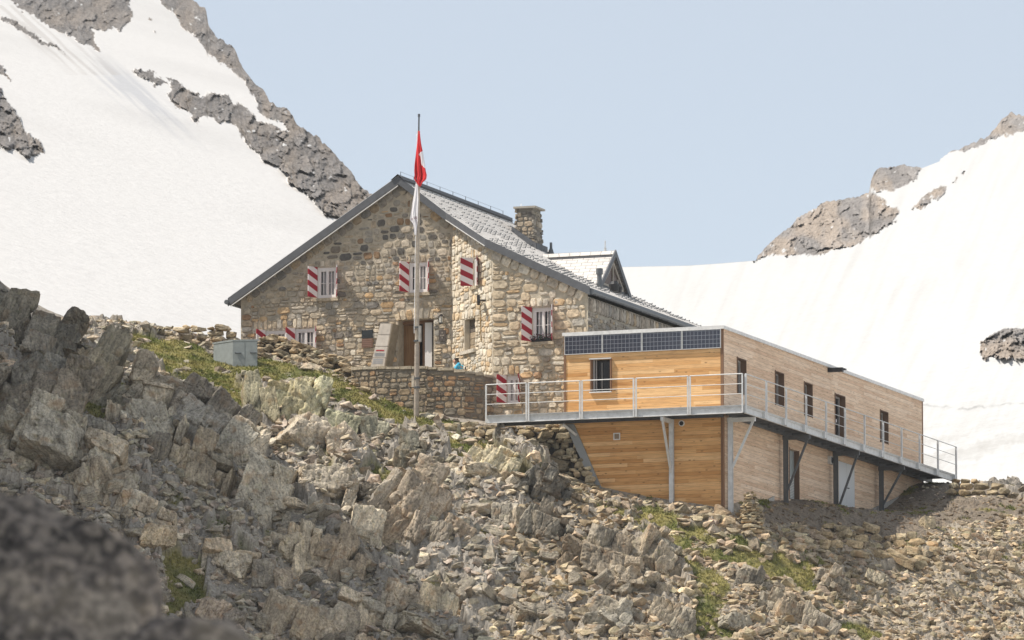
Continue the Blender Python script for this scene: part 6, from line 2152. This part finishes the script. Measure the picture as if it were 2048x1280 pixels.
# ================================================================== MOUNTAINS
SNOWC = np.array([.60, .598, .592])
def relief(name, u0, u1, v1, sky_pts, planefun, polys, step, amp, extra=None, rough_sky=None):
    """mountain flank: a sheet at true distance whose upper edge is the skyline, closed by a back slope"""
    us = np.arange(u0, u1 + step, step)
    su = np.array([p[0] for p in sky_pts], float); sv = np.array([p[1] for p in sky_pts], float)
    top = np.interp(us, su, sv)
    if rough_sky is not None: top = top + rough_sky(us)
    nv = int((v1 - top.min()) / step) + 1
    t = np.linspace(0, 1, nv)
    U = np.repeat(us[None, :], nv, 0)
    Vv_ = v1 + (top[None, :] - v1) * t[:, None]
    b = (640 - Vv_) / F; a = (U - 1024) / F
    dy = cT - b * sT; dz = sT + b * cT
    DX = a / dy; DZ = dz / dy
    Y = planefun(DX, DZ, U, Vv_)
    P = np.stack([DX * Y, Y, DZ * Y], -1).reshape(-1, 3)
    Uf, Vf = U.ravel(), Vv_.ravel()
    q = np.column_stack([Uf * .022, Vf * .022, np.zeros(len(Uf))])
    w1 = fbm(q * 1.6, 6, .68) * 7; w2 = fbm(q * 1.6 + 40, 6, .68) * 7
    rock = np.zeros(len(Uf), bool)
    for pl in polys: rock |= inpoly(Uf + w1, Vf + w2, pl)
    # soft mask for height
    rm = rock.astype(float)
    sp = P * 34. / 60.
    rg = ridged(np.column_stack([P[:, 0] * .22 + P[:, 2] * .10, P[:, 1] * .05, P[:, 2] * .16]), 5, .55)
    rg2 = fbm(P * np.array([.9, .3, .9]), 4, .6)
    cs, ce = cellslab(np.column_stack([Uf * .06 + Vf * .035 + w1 * .05, Vf * .045 - Uf * .02]), 5)
    cs2, ce2 = cellslab(np.column_stack([Uf * .17 + Vf * .08, Vf * .14 - Uf * .05]) + .1 * w1[:, None], 6)
    d = rm * amp * (.35 + .34 * rg + .16 * rg2 + .9 * (cs - .5) + .30 * (cs2 - .5))
    d += (1 - rm) * (.10 * fbm(P * .25, 4) + UND * fbm(P * np.array([.06, .025, .02]), 3) + 3.0 * fbm(P * np.array([.022, .006, .012]) + 5, 2))
    # move toward the viewer along the surface's outward side (mostly -Y and +Z)
    fade = np.ones(len(Uf))
    P = P * (1 - d / P[:, 1])[:, None]
    col = np.tile(SNOWC, (len(Uf), 1))
    if extra is not None: col = extra(col, Uf, Vf, P, w1, w2)
    base_r = np.array([.22, .205, .195]) * (1 + .3 * (cs - .5) + .25 * rg2 * .5)[:, None]
    warm = np.clip(fbm(q * 1.1 + 7, 3) * 1.4 + .25, 0, 1)[:, None]
    base_r = base_r * (1 - warm * WARM) + np.array([.35, .285, .225]) * warm * WARM
    base_r *= np.clip(1 - .35 * np.exp(-ce2 * 10), .6, 1)[:, None]  # cell edges darkened, crevice shade put into the rock colour
    col = np.where(rock[:, None], np.clip(base_r * KR, 0.02, 1), col)
    # small snow remnants inside rock
    rem = rock & (fbm(q * 5 + 3, 3) > 1.0)
    col[rem] = SNOWC * .95
    n0 = nv * len(us)
    idx = np.arange(n0).reshape(nv, len(us))
    Fq = np.stack([idx[:-1, :-1].ravel(), idx[:-1, 1:].ravel(), idx[1:, 1:].ravel(), idx[1:, :-1].ravel()], 1)
    # back slope
    topi = idx[-1]
    tp = P[topi]
    rows = [topi]
    Vb = [P]; Cb = [col]; nn = n0
    for k, (dyb, dzb) in enumerate([(6, -2), (30, -16), (120, -90)]):
        nb_ = tp + np.array([0, dyb, dzb])
        Vb.append(nb_); Cb.append(col[topi]); new = np.arange(nn, nn + len(us)); nn += len(us)
        r0 = rows[-1]
        Fq = np.vstack([Fq, np.stack([r0[:-1], r0[1:], new[1:], new[:-1]], 1)])
        rows.append(new)
    rall = np.concatenate([rock] + [rock[topi]] * 3)
    o = link_mesh(name, np.vstack(Vb), Fq, None, col=np.vstack(Cb), smooth=True, mats=[MOUNTAIN, MOUNTAIN_ROCK], fmat=rall[Fq[:, 0]].astype(np.int32))
    return tag(o, kind='structure')
KR = 1.0
WARM = .35
UND = .5
def plane_left(DX, DZ, U, V_):
    # plane rising to the left (.3) and away (.2)
    Y = -22.6 / np.minimum(DZ + .3 * DX - .2, -.028)
    return np.clip(Y, 212, 760)
L_sky = [(-700, -420), (0, -330), (200, -160), (330, -70), (388, 0), (412, 22), (417, 48), (430, 70), (453, 83), (469, 98), (479, 122), (493, 145), (503, 163), (527, 182), (538, 204), (564, 213), (579, 223), (601, 256), (631, 271), (653, 293), (683, 319), (701, 341), (718, 367), (738, 384), (800, 450), (860, 520)]
L_rock = [
 [(300, -80), (317, 0), (341, 22), (356, 44), (390, 74), (419, 104), (445, 130), (475, 152), (501, 185), (519, 215), (549, 237), (579, 258), (610, 262), (640, 250), (560, 150), (480, 50), (430, -80)],
 [(334, 156), (356, 167), (393, 189), (419, 193), (445, 193), (471, 208), (501, 219), (519, 237), (549, 252), (579, 258), (640, 240), (900, 480), (900, 560), (740, 480), (675, 432), (660, 423), (631, 401), (594, 371), (560, 345), (538, 326), (519, 308), (482, 282), (475, 256), (438, 241), (401, 237), (399, 252), (382, 237), (356, 219), (336, 189)],
 [(268, 131), (290, 135), (310, 150), (330, 168), (310, 168), (288, 152)],
 [(-120, -400), (-60, -80), (13, 0), (45, 22), (74, 37), (104, 56), (130, 67), (156, 78), (178, 89), (206, 98), (202, 85), (186, 67), (186, 52), (208, 59), (226, 56), (245, 67), (260, 48), (267, 33), (263, 0), (270, -80), (200, -400)],
 [(-60, 170), (0, 182), (22, 208), (41, 234), (59, 271), (76, 282), (85, 321), (56, 308), (0, 293), (-60, 290), (-300, 200), (-280, 100)],
 [(-60, 120), (0, 128), (15, 141), (26, 162), (0, 142), (-60, 130)],
 [(0, 30), (30, 44), (60, 62), (90, 84), (130, 106), (95, 94), (60, 76), (25, 54), (0, 40)],
 [(295, 33), (302, 36), (300, 39), (294, 37)], [(307, 56), (315, 62), (311, 65)]]
def exl(col, U, V_, P, w1, w2):
    # wind-blown dirt and blue ice streaks on the steep part
    m = np.exp(-((U - 270 - (V_ - 190) * 1.1) / 38.) ** 2) * np.exp(-((V_ - 190) / 60.) ** 2)
    s = fbm(np.column_stack([(U - V_ * 1.1) * .11, (U + V_) * .008, np.zeros(len(U))]), 4)
    k = np.clip(m * (s * .9 + .5), 0, .55)[:, None]
    col = col * (1 - k) + np.array([.36, .38, .42]) * k
    m2 = np.exp(-((U - 70 - (V_ - 60) * 1.4) / 40.) ** 2) * (V_ < 150) * (V_ > 10)
    k = np.clip(m2 * (s + .2), 0, .5)[:, None]
    col = col * (1 - k) + np.array([.42, .40, .38]) * k
    # faint old-snow mottling everywhere
    f = fbm(P * np.array([.05, .02, .09]), 4)
    return col * (1 - .09 * np.clip(f, 0, 1))[:, None] * np.array([.945, .935, .93])
relief('mountain_left', -640, 860, 760, L_sky, plane_left, L_rock, 1.9, 3.4, exl, rough_sky=lambda u: 4.2 * fbm(np.column_stack([u * .11, u * 0, u * 0]), 4, .65) * (u > 330))
def plane_right(DX, DZ, U, V_):
    # through (19.2,225,22.4): z = z1 + .234*(x-19.2) + .175*(Y-225)
    c0 = 22.4 - .234 * 19.2 - .175 * 225
    den = DZ - .234 * DX - .175
    Y = c0 / np.minimum(den, -.02)
    return np.clip(Y, 215, 900)
R_sky = [(1120, 534), (1240, 534), (1378, 531), (1437, 527), (1512, 521), (1516, 512), (1532, 494), (1552, 472), (1579, 454), (1599, 433), (1619, 421), (1658, 403), (1698, 394), (1725, 391), (1738, 386), (1743, 358), (1753, 338), (1804, 331), (1845, 336), (1879, 323), (1881, 318), (1891, 308), (1926, 297), (1950, 284), (1970, 275), (1989, 259), (2001, 245), (2023, 224), (2033, 231), (2048, 232), (2110, 225), (2350, 150), (2700, 90)]
R_rock = [
 [(1505, 519), (1512, 500), (1552, 462), (1599, 425), (1658, 395), (1725, 380), (1731, 392), (1753, 393), (1769, 405), (1772, 419), (1800, 415), (1802, 425), (1788, 441), (1769, 460), (1713, 490), (1634, 506), (1575, 516), (1516, 521)],
 [(1735, 387), (1738, 350), (1753, 325), (1845, 322), (1846, 338), (1832, 358), (1804, 373), (1784, 381), (1753, 386)],
 [(1879, 325), (1881, 305), (1926, 285), (1970, 265), (1989, 240), (2020, 200), (2110, 200), (2110, 245), (2048, 261), (2021, 271), (1970, 284), (1911, 308)],
 [(1824, 422), (1843, 401), (1871, 381), (1895, 370), (1895, 381), (1879, 401), (1851, 415)],
 [(1965, 690), (1985, 665), (2020, 655), (2110, 645), (2110, 724), (2048, 722), (1975, 718), (1964, 712)],
 [(1905, 363), (1918, 357), (1915, 362)], [(1924, 350), (1932, 345), (1930, 350)]]
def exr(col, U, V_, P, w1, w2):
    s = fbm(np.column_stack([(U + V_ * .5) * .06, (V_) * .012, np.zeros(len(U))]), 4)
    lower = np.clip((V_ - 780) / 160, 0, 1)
    s2 = fbm(np.column_stack([(V_ + .22 * U + w1 * 1.2) * .055, U * .005, np.zeros(len(U))]), 4)  # stripes for the shading of snow folds, put into the colour
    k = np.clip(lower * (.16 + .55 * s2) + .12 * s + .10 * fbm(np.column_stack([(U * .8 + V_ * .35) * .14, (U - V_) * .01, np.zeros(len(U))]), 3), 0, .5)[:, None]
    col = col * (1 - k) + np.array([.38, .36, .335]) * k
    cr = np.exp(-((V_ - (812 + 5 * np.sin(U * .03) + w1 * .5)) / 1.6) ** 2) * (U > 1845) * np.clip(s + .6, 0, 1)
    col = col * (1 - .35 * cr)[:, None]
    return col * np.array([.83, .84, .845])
WARM = .65
UND = 1.1
KR = 1.3
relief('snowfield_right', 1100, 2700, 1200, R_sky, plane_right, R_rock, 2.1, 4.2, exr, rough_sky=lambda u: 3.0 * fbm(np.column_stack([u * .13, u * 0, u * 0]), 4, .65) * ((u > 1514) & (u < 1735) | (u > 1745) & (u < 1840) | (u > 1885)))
# snow saddle that joins the two flanks behind the hut
sx = np.linspace(-60, 60, 60); sy_ = np.linspace(226, 500, 60)
SX, SY = np.meshgrid(sx, sy_)
sz_ = 19 + (SY - 226) * .128
k_ = np.arange(SX.size).reshape(SX.shape)
Fo = np.stack([k_[:-1, :-1].ravel(), k_[:-1, 1:].ravel(), k_[1:, 1:].ravel(), k_[1:, :-1].ravel()], 1)
Vs = np.column_stack([SX.ravel(), SY.ravel(), sz_.ravel()])
pu, pv = topix(Vs)
Vs[:, 2] -= np.clip(3 + 0 * pu, 0, 9)
tag(link_mesh('snow_saddle', Vs, Fo, MOUNTAIN, col=np.tile(SNOWC, (len(Vs), 1)), smooth=True), kind='structure')

# thin mountain haze
mb = MB()
hz_ = bpy.data.meshes.new('haze')
bx_ = [(-760, -90), (760, -90), (760, 960), (-760, 960)]
hz_.from_pydata([(x, y, -30) for x, y in bx_] + [(x, y, 190) for x, y in bx_], [], [(3, 2, 1, 0), (4, 5, 6, 7), (0, 1, 5, 4), (1, 2, 6, 5), (2, 3, 7, 6), (3, 0, 4, 7)])
ho = bpy.data.objects.new('haze', hz_); C.collection.objects.link(ho)
hm = bpy.data.materials.new('haze_air'); hm.use_nodes = True
hn = hm.node_tree
hn.nodes.remove(hn.nodes['Principled BSDF'])
pv = hn.nodes.new('ShaderNodeVolumePrincipled')
pv.inputs['Color'].default_value = (.93, .96, 1, 1)
pv.inputs['Density'].default_value = 0.00015
pv.inputs['Anisotropy'].default_value = 0.2
hn.links.new(pv.outputs[0], hn.nodes['Material Output'].inputs['Volume'])
hz_.materials.append(hm)
tag(ho, 'thin pale mountain haze', 'haze', kind='stuff')

for o in bpy.data.objects:
    if '_o' in o: del o['_o']
